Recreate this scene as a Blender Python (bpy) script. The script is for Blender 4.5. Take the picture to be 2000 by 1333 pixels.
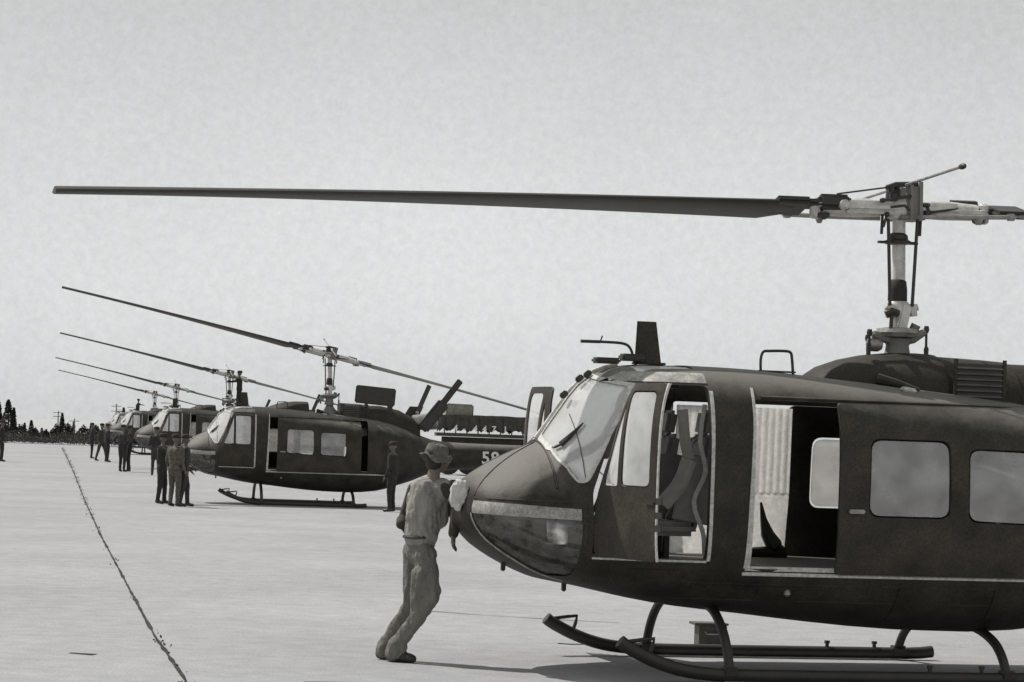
import bpy, bmesh, math, random
from mathutils import Vector, Matrix, noise
from math import radians as R, sin, cos, pi
random.seed(7)
for o in list(bpy.data.objects): bpy.data.objects.remove(o)
S = bpy.context.scene
C = S.collection
# ---------------------------------------------------------------- camera, sky, sun, exposure
CAMH = 1.95; TH = math.atan(.035); FPX = 5000.0
cam = bpy.data.cameras.new('camera'); co = bpy.data.objects.new('camera', cam); C.objects.link(co); S.camera = co
cam.sensor_width = 36; cam.lens = FPX/2000*36; cam.shift_x = 0; cam.shift_y = 182.5/2000
cam.clip_start = .5; cam.clip_end = 6000
co.matrix_world = Matrix(((cos(TH), -sin(TH), 0, 0), (0, 0, -1, 0), (sin(TH), cos(TH), 0, CAMH), (0, 0, 0, 1)))
SUN_EL, SUN_AZ = 55, 150      # azimuth counter-clockwise from +X, degrees: behind and to the left
W = bpy.data.worlds.new('World'); S.world = W; W.use_nodes = True
nt = W.node_tree; N = nt.nodes; L = nt.links; N.clear()
out = N.new('ShaderNodeOutputWorld'); bg = N.new('ShaderNodeBackground')
sky = N.new('ShaderNodeTexSky'); sky.sky_type = 'NISHITA'; sky.sun_disc = False
sky.sun_elevation = R(SUN_EL); sky.sun_rotation = R(90-SUN_AZ); sky.dust_density = 4; sky.air_density = 1
bw = N.new('ShaderNodeRGBToBW'); L.new(sky.outputs[0], bw.inputs[0])
pw = N.new('ShaderNodeMath'); pw.operation = 'POWER'; pw.inputs[1].default_value = .13; L.new(bw.outputs[0], pw.inputs[0])
tc = N.new('ShaderNodeTexCoord'); nz = N.new('ShaderNodeTexNoise'); nz.inputs['Scale'].default_value = 5; nz.inputs['Detail'].default_value = 6
L.new(tc.outputs['Generated'], nz.inputs['Vector'])
nz2 = N.new('ShaderNodeTexNoise'); nz2.inputs['Scale'].default_value = 330; nz2.inputs['Detail'].default_value = 5; nz2.inputs['Roughness'].default_value = .7
L.new(tc.outputs['Generated'], nz2.inputs['Vector'])
m1 = N.new('ShaderNodeMapRange'); m1.inputs['From Min'].default_value = .3; m1.inputs['From Max'].default_value = .7; m1.inputs['To Min'].default_value = .96; m1.inputs['To Max'].default_value = 1.04
L.new(nz.outputs[0], m1.inputs[0])
m2 = N.new('ShaderNodeMapRange'); m2.inputs['From Min'].default_value = .3; m2.inputs['From Max'].default_value = .7; m2.inputs['To Min'].default_value = .935; m2.inputs['To Max'].default_value = 1.065
L.new(nz2.outputs[0], m2.inputs[0])
a1 = N.new('ShaderNodeMath'); a1.operation = 'MULTIPLY'; L.new(m1.outputs[0], a1.inputs[0]); L.new(m2.outputs[0], a1.inputs[1])
a2 = N.new('ShaderNodeMath'); a2.operation = 'MULTIPLY'; L.new(a1.outputs[0], a2.inputs[0]); L.new(pw.outputs[0], a2.inputs[1])
tint = N.new('ShaderNodeVectorMath'); tint.operation = 'SCALE'; tint.inputs[0].default_value = (4.85, 5.0, 4.98); sx = N.new('ShaderNodeSeparateXYZ'); L.new(tc.outputs['Generated'], sx.inputs[0])     # haze: paler towards the horizon
hz = N.new('ShaderNodeMapRange'); hz.interpolation_type = 'SMOOTHSTEP'; hz.inputs['From Min'].default_value = .03; hz.inputs['From Max'].default_value = .22; hz.inputs['To Min'].default_value = 1.04; hz.inputs['To Max'].default_value = .74
L.new(sx.outputs[2], hz.inputs[0]); a3 = N.new('ShaderNodeMath'); a3.operation = 'MULTIPLY'; L.new(a2.outputs[0], a3.inputs[0]); L.new(hz.outputs[0], a3.inputs[1]); L.new(a3.outputs[0], tint.inputs['Scale'])
L.new(tint.outputs[0], bg.inputs[0]); bg.inputs[1].default_value = .125
L.new(bg.outputs[0], out.inputs[0])
sun = bpy.data.lights.new('sun', 'SUN'); sun.energy = 4.0; sun.angle = R(.6); sun.color = (1, .965, .93)
so = bpy.data.objects.new('sun', sun); C.objects.link(so)
sd = Vector((cos(R(SUN_AZ))*cos(R(SUN_EL)), sin(R(SUN_AZ))*cos(R(SUN_EL)), sin(R(SUN_EL))))
so.rotation_euler = sd.to_track_quat('Z', 'Y').to_euler(); so.location = (0, 0, 50)
S.view_settings.view_transform = 'Standard'; S.view_settings.look = 'None'; S.view_settings.exposure = 0; S.view_settings.gamma = 1
S.view_settings.use_curve_mapping = False
S.render.engine = 'CYCLES'

# ---------------------------------------------------------------- materials
def mat(name, col, rough=.6, var=.25, scale=6, metal=0, spec=.5, bump=0, bscale=40, fine=.1, fscale=90, trans=0, streak=None, top_glint=None):
    m = bpy.data.materials.new(name); m.use_nodes = True; t = m.node_tree; n = t.nodes; l = t.links
    b = n['Principled BSDF']; tc = n.new('ShaderNodeTexCoord')
    src = tc.outputs['Object']
    if streak:
        mp = n.new('ShaderNodeMapping'); mp.inputs['Scale'].default_value = streak; l.new(src, mp.inputs[0]); src = mp.outputs[0]
    n1 = n.new('ShaderNodeTexNoise'); n1.inputs['Scale'].default_value = scale; n1.inputs['Detail'].default_value = 6; n1.inputs['Roughness'].default_value = .65; l.new(src, n1.inputs['Vector'])
    n2 = n.new('ShaderNodeTexNoise'); n2.inputs['Scale'].default_value = fscale; n2.inputs['Detail'].default_value = 3; l.new(tc.outputs['Object'], n2.inputs['Vector'])
    r1 = n.new('ShaderNodeMapRange'); r1.inputs['From Min'].default_value = .3; r1.inputs['From Max'].default_value = .7; r1.inputs['To Min'].default_value = 1-var; r1.inputs['To Max'].default_value = 1+var; l.new(n1.outputs[0], r1.inputs[0])
    r2 = n.new('ShaderNodeMapRange'); r2.inputs['From Min'].default_value = .3; r2.inputs['From Max'].default_value = .7; r2.inputs['To Min'].default_value = 1-fine; r2.inputs['To Max'].default_value = 1+fine; l.new(n2.outputs[0], r2.inputs[0])
    mu = n.new('ShaderNodeMath'); mu.operation = 'MULTIPLY'; l.new(r1.outputs[0], mu.inputs[0]); l.new(r2.outputs[0], mu.inputs[1])
    v = n.new('ShaderNodeVectorMath'); v.operation = 'SCALE'; v.inputs[0].default_value = col; l.new(mu.outputs[0], v.inputs['Scale'])
    l.new(v.outputs[0], b.inputs['Base Color'])
    rr = n.new('ShaderNodeMapRange'); rr.inputs['To Min'].default_value = max(rough-.12, .05); rr.inputs['To Max'].default_value = min(rough+.12, 1); l.new(n1.outputs[0], rr.inputs[0]); l.new(rr.outputs[0], b.inputs['Roughness'])
    b.inputs['Metallic'].default_value = metal; b.inputs['Specular IOR Level'].default_value = spec
    if bump:
        n3 = n.new('ShaderNodeTexNoise'); n3.inputs['Scale'].default_value = bscale; n3.inputs['Detail'].default_value = 4; l.new(tc.outputs['Object'], n3.inputs['Vector'])
        bp = n.new('ShaderNodeBump'); bp.inputs['Strength'].default_value = bump; bp.inputs['Distance'].default_value = .02; l.new(n3.outputs[0], bp.inputs['Height']); l.new(bp.outputs[0], b.inputs['Normal'])
    if top_glint:     # painted sun glint: paler colour mixed in on upward faces of the skin
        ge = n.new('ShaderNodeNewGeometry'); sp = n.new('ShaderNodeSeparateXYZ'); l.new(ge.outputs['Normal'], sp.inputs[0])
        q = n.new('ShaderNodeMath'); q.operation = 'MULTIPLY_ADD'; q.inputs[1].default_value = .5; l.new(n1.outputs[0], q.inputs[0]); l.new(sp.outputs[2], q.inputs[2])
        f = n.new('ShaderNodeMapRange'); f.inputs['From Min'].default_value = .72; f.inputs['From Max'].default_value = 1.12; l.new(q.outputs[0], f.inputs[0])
        mx = n.new('ShaderNodeMix'); mx.data_type = 'RGBA'; l.new(f.outputs[0], mx.inputs[0]); l.new(v.outputs[0], mx.inputs[6]); mx.inputs[7].default_value = (*top_glint, 1); l.new(mx.outputs[2], b.inputs['Base Color'])
    if trans:
        tr = n.new('ShaderNodeBsdfTranslucent'); l.new(v.outputs[0], tr.inputs[0]); mx = n.new('ShaderNodeMixShader'); mx.inputs[0].default_value = trans
        l.new(b.outputs[0], mx.inputs[1]); l.new(tr.outputs[0], mx.inputs[2]); l.new(mx.outputs[0], n['Material Output'].inputs[0])
    return m
def glass(name, fac, col, gl=.25, sc=4, sp=.3):
    m = bpy.data.materials.new(name); m.use_nodes = True; t = m.node_tree; n = t.nodes; l = t.links; n.clear()
    o = n.new('ShaderNodeOutputMaterial'); tr = n.new('ShaderNodeBsdfTransparent'); tr.inputs[0].default_value = (.97, .97, .96, 1)
    d = n.new('ShaderNodeBsdfDiffuse'); d.inputs[0].default_value = (*col, 1); tl = n.new('ShaderNodeBsdfTranslucent'); tl.inputs[0].default_value = (*col, 1)
    g = n.new('ShaderNodeBsdfGlossy'); g.inputs['Roughness'].default_value = .08
    a = n.new('ShaderNodeMixShader'); a.inputs[0].default_value = .5; l.new(d.outputs[0], a.inputs[1]); l.new(tl.outputs[0], a.inputs[2])
    b = n.new('ShaderNodeMixShader'); b.inputs[0].default_value = gl; l.new(a.outputs[0], b.inputs[1]); l.new(g.outputs[0], b.inputs[2])
    tc = n.new('ShaderNodeTexCoord'); nn = n.new('ShaderNodeTexNoise'); nn.inputs['Scale'].default_value = sc; nn.inputs['Detail'].default_value = 5; l.new(tc.outputs['Object'], nn.inputs['Vector'])
    mr = n.new('ShaderNodeMapRange'); mr.inputs['From Min'].default_value = .3; mr.inputs['From Max'].default_value = .7; mr.inputs['To Min'].default_value = fac*(1-sp); mr.inputs['To Max'].default_value = min(1, fac*(1+sp)); l.new(nn.outputs[0], mr.inputs[0])
    c = n.new('ShaderNodeMixShader'); l.new(mr.outputs[0], c.inputs[0]); l.new(tr.outputs[0], c.inputs[1]); l.new(b.outputs[0], c.inputs[2]); l.new(c.outputs[0], o.inputs[0])
    return m
M = dict(
 paint=mat('olive_drab_paint', (.039, .034, .026), .62, .5, 3, spec=.25, top_glint=(.15, .141, .124), bump=.2, bscale=18, fine=.3, fscale=60),
 paint2=mat('olive_drab_cowl_paint', (.035, .031, .024), .64, .25, 3, spec=.2, bump=.2, bscale=18, fine=.3, fscale=60),
 inner=mat('interior_paint', (.03, .026, .02), .7, .3, 5),
 dark=mat('black_enamel', (.028, .025, .02), .5, .3, 6),
 rubber=mat('dark_rubber', (.028, .025, .023), .8, .2, 12),
 steel=mat('bare_metal', (.3, .29, .27), .42, .35, 14, metal=.5),
 light=mat('light_grey_metal', (.55, .54, .51), .5, .25, 12, metal=.15),
 trim=mat('pale_edge', (.5, .49, .46), .55, .35, 25),  # pale edge colour; sunlight on the windshield frame is put into it
 band=mat('pale_band', (.3, .29, .27), .6, .45, 9, fine=.3, fscale=60),  # pale grey strips, mottled by noise
 blade=mat('rotor_blade_paint', (.036, .033, .026), .6, .25, 2, fine=.15),
 quilt=mat('light_canvas', (.85, .84, .81), .9, .12, 20, trans=.75),
 seat=mat('seat_armour_grey', (.17, .165, .15), .6, .2, 8),
 web=mat('pale_webbing', (.6, .59, .55), .9, .2, 15, trans=.3),
 box=mat('olive_box_paint', (.075, .072, .06), .7, .3, 12),
 skin=mat('skin', (.17, .14, .12), .6, .1, 30),
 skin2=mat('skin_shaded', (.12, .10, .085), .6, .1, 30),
 shirt=mat('grey_cotton_shirt', (.25, .24, .22), .95, .28, 7, bump=.5, bscale=30, fine=.15, streak=(1, 1, .35)),
 pants=mat('faded_fatigue_trousers', (.155, .15, .132), .95, .25, 7, bump=.5, bscale=30, fine=.15, streak=(1, 1, .35)),
 boot=mat('black_leather', (.022, .021, .02), .5, .2, 20),
 hat=mat('faded_hat_cloth', (.11, .105, .092), .95, .35, 18, bump=.5, bscale=60),
 hair=mat('dark_hair', (.03, .027, .024), .8, .2, 40),
 fat_a=mat('dark_fatigues', (.024, .022, .018), .95, .3, 9),
 fat_b=mat('mid_fatigues', (.042, .038, .03), .95, .4, 12),
 fat_c=mat('pale_mottled_fatigues', (.085, .078, .065), .95, .6, 14),
 rag=mat('white_rag', (.62, .61, .585), .95, .08, 12, trans=.15),
 letter=mat('white_stencil_paint', (.72, .70, .66), .7, .15, 30),
 tarp=mat('dark_tarpaulin', (.055, .053, .045), .9, .4, 4, bump=.4, bscale=8),
 tarp2=mat('pale_tarpaulin', (.3, .29, .26), .9, .3, 4, bump=.4, bscale=8),
 crate=mat('weathered_crate_wood', (.2, .195, .165), .9, .35, 5),
 bark=mat('bark', (.06, .05, .04), .95, .3, 10),
 leaf=mat('conifer_needles', (.022, .022, .016), .9, .4, 3),
 leaf2=mat('scrub_leaves', (.042, .04, .03), .9, .5, 2),
 weed=mat('joint_weeds', (.075, .08, .055), .95, .4, 20),
 pole=mat('weathered_pole', (.16, .15, .13), .9, .3, 10),
 gl=glass('dusty_clear_glazing', .62, (.95, .95, .93), .25),
 glw=glass('dusty_windshield_glazing', .8, (.95, .95, .93), .3),
 glc=glass('cargo_door_glazing', .42, (.62, .60, .57), .3),
 gld=glass('smoked_chin_glazing', .62, (.13, .125, .105), .12, 9, .75),
)
def ground_mat(name, col, var, sc, stains=True):
    m = bpy.data.materials.new(name); m.use_nodes = True; t = m.node_tree; n = t.nodes; l = t.links; b = n['Principled BSDF']
    tc = n.new('ShaderNodeTexCoord')
    def nz(s, d=6, ro=.6):
        q = n.new('ShaderNodeTexNoise'); q.inputs['Scale'].default_value = s; q.inputs['Detail'].default_value = d; q.inputs['Roughness'].default_value = ro; l.new(tc.outputs['Object'], q.inputs['Vector']); return q.outputs[0]
    def mr(x, lo, hi, a=.3, c=.7):
        q = n.new('ShaderNodeMapRange'); q.inputs['From Min'].default_value = a; q.inputs['From Max'].default_value = c; q.inputs['To Min'].default_value = lo; q.inputs['To Max'].default_value = hi; l.new(x, q.inputs[0]); return q.outputs[0]
    def mul(a, c):
        q = n.new('ShaderNodeMath'); q.operation = 'MULTIPLY'; l.new(a, q.inputs[0]); l.new(c, q.inputs[1]); return q.outputs[0]
    x = mul(mr(nz(sc), 1-var, 1+var), mr(nz(sc*14, 4), 1-var, 1+var)); x = mul(x, mr(nz(45, 3), .80, 1.20))
    if stains: x = mul(x, mr(nz(1.3, 8, .7), .62, 1, .22, .36))
    v = n.new('ShaderNodeVectorMath'); v.operation = 'SCALE'; v.inputs[0].default_value = col; l.new(x, v.inputs['Scale']); l.new(v.outputs[0], b.inputs['Base Color'])
    b.inputs['Roughness'].default_value = .9; b.inputs['Specular IOR Level'].default_value = .2
    bp = n.new('ShaderNodeBump'); bp.inputs['Strength'].default_value = .35; bp.inputs['Distance'].default_value = .01; l.new(nz(40, 5), bp.inputs['Height']); l.new(bp.outputs[0], b.inputs['Normal'])
    return m
M['concrete'] = ground_mat('sunbleached_concrete', (.32, .316, .315), .10, .25)
M['slabjoint'] = ground_mat('tar_joint', (.035, .034, .03), .35, 1.5, False)
M['field'] = ground_mat('hazy_dry_grassland', (.40, .398, .395), .08, .05, False)  # dry grass, its colour lightened to paint in the haze of distance

# ---------------------------------------------------------------- mesh helpers
def finish(name, bm, m, parent=None, smooth=True, angle=38, loc=None):
    bmesh.ops.recalc_face_normals(bm, faces=bm.faces)
    me = bpy.data.meshes.new(name); bm.to_mesh(me); bm.free()
    return link(name, me, m, parent, smooth, angle, loc)
def link(name, me, m, parent=None, smooth=True, angle=38, loc=None):
    if m is not None and not me.materials: me.materials.append(m)
    if smooth:
        me.polygons.foreach_set('use_smooth', [True]*len(me.polygons))
        me.set_sharp_from_angle(angle=R(angle))
    o = bpy.data.objects.new(name, me); C.objects.link(o)
    if loc is not None:
        for v in me.vertices: v.co -= Vector(loc)
        o.location = loc
    if parent: o.parent = parent
    return o
def tag(o, label=None, cat=None, group=None, kind=None):
    if label: o['label'] = label
    if cat: o['category'] = cat
    if group: o['group'] = group
    if kind: o['kind'] = kind
    return o
def empty(name, loc, rz, label, cat, group=None):
    o = bpy.data.objects.new(name, None); C.objects.link(o); o.location = loc; o.rotation_euler = (0, 0, rz); o.empty_display_size = .3
    return tag(o, label, cat, group)
def copy_tree(o, parent=None):
    c = o.copy(); C.objects.link(c); c.parent = parent
    for ch in list(o.children): copy_tree(ch, c)
    return c
def box(bm, c, s, rot=None, bev=0):
    r = bmesh.ops.create_cube(bm, size=1)
    mt = Matrix.Translation(c) @ (rot.to_4x4() if rot else Matrix()) @ Matrix.Diagonal((*s, 1))
    bmesh.ops.transform(bm, matrix=mt, verts=r['verts'])
    if bev:
        es = list({e for v in r['verts'] for e in v.link_edges}); bmesh.ops.bevel(bm, geom=es, offset=bev, segments=2, affect='EDGES')
def smooth_path(pts, n=6):
    pts = [Vector(p) for p in pts]; q = [pts[0]*2-pts[1]] + pts + [pts[-1]*2-pts[-2]]; out = []
    for i in range(1, len(q)-2):
        for k in range(n):
            t = k/n; a, b, c, d = q[i-1:i+3]
            out.append(.5*((2*b)+(c-a)*t+(2*a-5*b+4*c-d)*t*t+(3*b-a-3*c+d)*t**3))
    out.append(pts[-1]); return out
def tube(bm, pts, r, seg=10, sm=0, flat=1):
    if sm: pts = smooth_path(pts, sm)
    pts = [Vector(p) for p in pts]; n = len(pts); rs = r if isinstance(r, (list, tuple)) else [r]*n
    if len(rs) != n: rs = [rs[0]+(rs[-1]-rs[0])*i/(n-1) for i in range(n)]
    prev = None; rings = []
    for i, p in enumerate(pts):
        t = (pts[min(i+1, n-1)]-pts[max(i-1, 0)]).normalized()
        u = (prev - t*prev.dot(t)).normalized() if prev else t.orthogonal().normalized()
        prev = u; w = t.cross(u)
        rings.append([bm.verts.new(p + (u*cos(2*pi*k/seg)*flat + w*sin(2*pi*k/seg))*rs[i]) for k in range(seg)])
    for a, b in zip(rings, rings[1:]):
        for k in range(seg): bm.faces.new((a[k], a[(k+1) % seg], b[(k+1) % seg], b[k]))
    bm.faces.new(rings[0][::-1]); bm.faces.new(rings[-1])
def lathe(bm, prof, c=(0, 0, 0), seg=20, axis='z'):
    rings = []
    for r, h in prof:
        ring = []
        for k in range(seg):
            a = 2*pi*k/seg; p = (r*cos(a), r*sin(a), h)
            if axis == 'x': p = (h, r*cos(a), r*sin(a))
            if axis == 'y': p = (r*cos(a), h, r*sin(a))
            ring.append(bm.verts.new(Vector(p)+Vector(c)))
        rings.append(ring)
    for a, b in zip(rings, rings[1:]):
        for k in range(seg): bm.faces.new((a[k], a[(k+1) % seg], b[(k+1) % seg], b[k]))
    bm.faces.new(rings[0][::-1]); bm.faces.new(rings[-1])
def prism(poly, a, b, axis):
    bm = bmesh.new()
    def P(u, v, w): return {'y': (u, w, v), 'x': (w, u, v), 'z': (u, v, w)}[axis]
    A = [bm.verts.new(P(u, v, a)) for u, v in poly]; B = [bm.verts.new(P(u, v, b)) for u, v in poly]
    n = len(poly)
    for i in range(n): bm.faces.new((A[i], A[(i+1) % n], B[(i+1) % n], B[i]))
    bm.faces.new(A[::-1]); bm.faces.new(B); bmesh.ops.recalc_face_normals(bm, faces=bm.faces)
    me = bpy.data.meshes.new('cutter'); bm.to_mesh(me); bm.free(); return me
def rp(pts, r, seg=4):     # polygon with rounded corners
    out = []; n = len(pts)
    for i in range(n):
        p = Vector(pts[i]); a = (Vector(pts[i-1])-p); b = (Vector(pts[(i+1) % n])-p)
        d = min(r, a.length*.45, b.length*.45); p0 = p+a.normalized()*d; p1 = p+b.normalized()*d
        for k in range(seg+1):
            t = k/seg; q = p0*(1-t)**2+p*2*t*(1-t)+p1*t*t; out.append((q.x, q.y))
    return out
def boolean(me, cutters, op='DIFFERENCE'):
    if not isinstance(cutters, list): cutters = [cutters]
    o = bpy.data.objects.new('tmp', me); C.objects.link(o); cs = []
    for c in cutters:
        q = bpy.data.objects.new('tmpc', c); C.objects.link(q); cs.append(q)
        md = o.modifiers.new('b', 'BOOLEAN'); md.operation = op; md.object = q; md.solver = 'EXACT'
    bpy.context.view_layer.update(); dg = bpy.context.evaluated_depsgraph_get()
    r = bpy.data.meshes.new_from_object(o.evaluated_get(dg), depsgraph=dg); r.materials.clear()
    for q in cs+[o]: bpy.data.objects.remove(q)
    return r

# ---------------------------------------------------------------- helicopter body shape (x aft from mast, y starboard, z up)
ST = [ # x, ztop, zbot, halfwidth, zmid, nU, nL
 (-3.875, 1.41, 1.27, .12, 1.34, 2, 2), (-3.85, 1.475, 1.19, .36, 1.33, 2, 2), (-3.78, 1.56, 1.10, .56, 1.32, 2, 2), (-3.69, 1.635, 1.01, .68, 1.30, 2, 2), (-3.45, 1.775, .868, .83, 1.26, 2, 2.1),
 (-3.22, 1.885, .77, .925, 1.22, 1.85, 2.3), (-3.17, 1.93, .755, .94, 1.22, 1.72, 2.3), (-3.0, 2.19, .725, 1.02, 1.22, 1.62, 2.5), (-2.85, 2.39, .70, 1.08, 1.25, 1.85, 2.6), (-2.63, 2.53, .655, 1.14, 1.3, 3.0, 2.8),
 (-2.4, 2.575, .61, 1.19, 1.35, 4.0, 3), (-2.0, 2.58, .55, 1.23, 1.4, 4.4, 3.1), (-1.5, 2.57, .505, 1.25, 1.4, 4.4, 3.2), (-.9, 2.53, .445, 1.25, 1.4, 4.2, 3.2), (-.1, 2.47, .39, 1.25, 1.4, 4.0, 3.2),
 (.6, 2.41, .38, 1.25, 1.4, 3.8, 3.2), (1.3, 2.33, .44, 1.23, 1.4, 3.4, 3.1), (1.8, 2.22, .58, 1.1, 1.38, 2.8, 2.8), (2.3, 2.05, .74, .8, 1.4, 2.4, 2.4), (2.8, 1.87, .95, .5, 1.43, 2.1, 2.1), (3.3, 1.81, 1.06, .38, 1.45, 2, 2),
 (4.5, 1.79, 1.13, .33, 1.47, 2, 2), (5.8, 1.79, 1.24, .27, 1.52, 2, 2), (7.3, 1.82, 1.38, .16, 1.6, 2, 2)]
def interp(x):
    if x <= ST[0][0]: return ST[0][1:]
    if x >= ST[-1][0]: return ST[-1][1:]
    for i in range(len(ST)-1):
        if ST[i][0] <= x <= ST[i+1][0]: break
    x0, x1 = ST[i][0], ST[i+1][0]; h = x1-x0; t = (x-x0)/h; res = []
    for k in range(1, 7):
        def slope(j):
            if j == 0: return (ST[1][k]-ST[0][k])/(ST[1][0]-ST[0][0])
            if j == len(ST)-1: return 0
            d0 = (ST[j][k]-ST[j-1][k])/(ST[j][0]-ST[j-1][0]); d1 = (ST[j+1][k]-ST[j][k])/(ST[j+1][0]-ST[j][0])
            return 0 if d0*d1 <= 0 else 2*d0*d1/(d0+d1)
        if k == 1 and abs(x0+3.17) < 1e-6: m0 = 1.53
        else: m0 = slope(i)
        if k == 1 and abs(x1+3.22) < 1e-6: m1 = .46
        elif k == 1 and abs(x1+3.17) < 1e-6: m1 = .9
        else: m1 = slope(i+1)
        y0, y1 = ST[i][k], ST[i+1][k]
        res.append((2*t**3-3*t*t+1)*y0+(t**3-2*t*t+t)*h*m0+(-2*t**3+3*t*t)*y1+(t**3-t*t)*h*m1)
    return res
def ring(x, off=0, seg=56):
    zt, zb, w, zm, nu, nl = interp(x); w = max(w+off, .01); zt += off; zb -= off; out = []
    for k in range(seg):
        a = 2*pi*(k+.5)/seg; c, s = cos(a), sin(a); n = nu if s > 0 else nl; h = (zt-zm) if s > 0 else (zm-zb)
        y = w*math.copysign(abs(c)**(2/n), c); z = zm+h*math.copysign(abs(s)**(2/n), s); out.append((x, y, z))
    return out
def side_y(x, z):     # half width of the skin at height z
    zt, zb, w, zm, nu, nl = interp(x); h, n = (zt-zm, nu) if z > zm else (zm-zb, nl)
    return w*max(0, 1-(abs(z-zm)/h)**n)**(1/n)
def top_z(x, y):
    zt, zb, w, zm, nu, nl = interp(x); return zm+(zt-zm)*max(0, 1-(abs(y)/w)**nu)**(1/nu)
def xs_range(a, b, extra=()):
    base = [s[0] for s in ST] + [-3.86, -3.82, -3.74, -3.6, -3.53, -3.38, -3.3, -3.12, -3.06, -2.93, -2.75, -2.5, -2.2, -1.75, -1.2, -.5, .25, .95, 1.55, 2.05, 2.55, 3.05, 3.8, 5.1, 6.6]
    return sorted({round(x, 4) for x in base if a < x < b} | {a, b})
def loft_into(bm, xs, off, z_floor=None):
    rings = []
    for x in xs:
        rg = ring(x, off)
        if z_floor is not None: rg = [(p[0], p[1], max(p[2], z_floor(x))) for p in rg]
        rings.append([bm.verts.new(p) for p in rg])
    fs = []; n = len(rings[0])
    for a, b in zip(rings, rings[1:]):
        for k in range(n): fs.append(bm.faces.new((a[k], a[(k+1) % n], b[(k+1) % n], b[k])))
    fs.append(bm.faces.new(rings[0][::-1])); fs.append(bm.faces.new(rings[-1])); return fs
def shell(o_off, i_off, x0, x1, ix0, ix1, floor=False):
    bm = bmesh.new(); f1 = loft_into(bm, xs_range(x0, x1), o_off)
    bmesh.ops.recalc_face_normals(bm, faces=f1)
    f2 = loft_into(bm, xs_range(ix0, ix1), i_off, (lambda x: interp(x)[1]+.3 if x < -2.7 else .93) if floor else None)
    bmesh.ops.recalc_face_normals(bm, faces=f2); bmesh.ops.reverse_faces(bm, faces=f2)
    me = bpy.data.meshes.new('shell'); bm.to_mesh(me); bm.free(); return me
NA, NB = -3.875, 7.3
hull = shell(0, -.055, NA, NB, -3.7, 1.25, True)
skin = lambda: shell(.004, -.035, NA, 2.6, -3.82, 2.5)      # door thickness
thin = lambda: shell(-.012, -.02, NA+.01, 2.6, -3.845, 2.5) # glazing
PD = [(-2.94, .99), (-2.94, 1.50), (-2.63, 2.40), (-2.03, 2.40), (-2.03, .99)]        # pilot door outline in side view
PW1 = [(-2.52, 1.57), (-2.52, 2.33), (-2.13, 2.33), (-2.13, 1.57)]
PW0 = [(-2.82, 1.57), (-2.575, 2.27), (-2.575, 1.57)]
CO = [(-1.70, .93), (-1.67, 2.30), (.95, 2.30), (.95, .93)]
CD = [(-.945, .90), (-.945, 2.30), (1.27, 2.30), (1.27, .90)]                       # cargo door as slid back on the near side
CW1 = [(-.69, 1.375), (-.685, 2.02), (.02, 2.02), (.03, 1.375)]; CW2 = [(.185, 1.355), (.18, 1.965), (.86, 1.955), (.86, 1.34)]
WS = [(.035, 1.945), (.4, 1.85), (.7, 1.71), (.865, 1.585), (.905, 1.60), (.89, 2.29), (.82, 2.39), (.04, 2.475)]
def shrink(poly, d):
    c = Vector((sum(p[0] for p in poly)/len(poly), sum(p[1] for p in poly)/len(poly)))
    return [(p[0]-math.copysign(d, p[0]-c.x), p[1]-math.copysign(d, p[1]-c.y)) for p in poly]
def side_patch(name, poly, sgn, off, thick, m, parent, org=(0, 0, 0)):
    """pane that follows the curved skin"""
    bm = bmesh.new(); f = bm.faces.new([bm.verts.new((u, 0, v)) for u, v in poly])
    x0, x1 = min(p[0] for p in poly), max(p[0] for p in poly); z0, z1 = min(p[1] for p in poly), max(p[1] for p in poly)
    for k in range(1, 8): bmesh.ops.bisect_plane(bm, geom=bm.verts[:]+bm.edges[:]+bm.faces[:], plane_co=(0, 0, z0+(z1-z0)*k/8), plane_no=(0, 0, 1))
    for k in range(1, 6): bmesh.ops.bisect_plane(bm, geom=bm.verts[:]+bm.edges[:]+bm.faces[:], plane_co=(x0+(x1-x0)*k/6, 0, 0), plane_no=(1, 0, 0))
    for v in bm.verts: v.co.y = sgn*(side_y(v.co.x, v.co.z)+off)
    bmesh.ops.solidify(bm, geom=bm.faces[:], thickness=thick)
    o = finish(name, bm, m, parent, True, 40)
    for v in o.data.vertices: v.co -= Vector(org)
    return o
def side_plate(poly, holes, sgn, o_out, o_in):
    """door skin: flat plate with openings cut, then bent to the fuselage curve"""
    me = prism(poly, 0, 1, 'y')
    if holes: me = boolean(me, [prism(h, -.5, 1.5, 'y') for h in holes])
    bm = bmesh.new(); bm.from_mesh(me); bmesh.ops.triangulate(bm, faces=bm.faces[:])
    x0, x1 = min(p[0] for p in poly), max(p[0] for p in poly); z0, z1 = min(p[1] for p in poly), max(p[1] for p in poly)
    for k in range(1, 22): bmesh.ops.bisect_plane(bm, geom=bm.verts[:]+bm.edges[:]+bm.faces[:], plane_co=(0, 0, z0+(z1-z0)*k/22+.0007), plane_no=(0, 0, 1))
    for k in range(1, 10): bmesh.ops.bisect_plane(bm, geom=bm.verts[:]+bm.edges[:]+bm.faces[:], plane_co=(x0+(x1-x0)*k/10+.0007, 0, 0), plane_no=(1, 0, 0))
    for v in bm.verts: v.co.y = sgn*(side_y(v.co.x, v.co.z)+(o_in+(o_out-o_in)*v.co.y))
    bmesh.ops.recalc_face_normals(bm, faces=bm.faces); r = bpy.data.meshes.new('plate'); bm.to_mesh(r); bm.free(); return r
def mir(poly): return [(-u, v) for u, v in poly]
cuts = []
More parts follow.
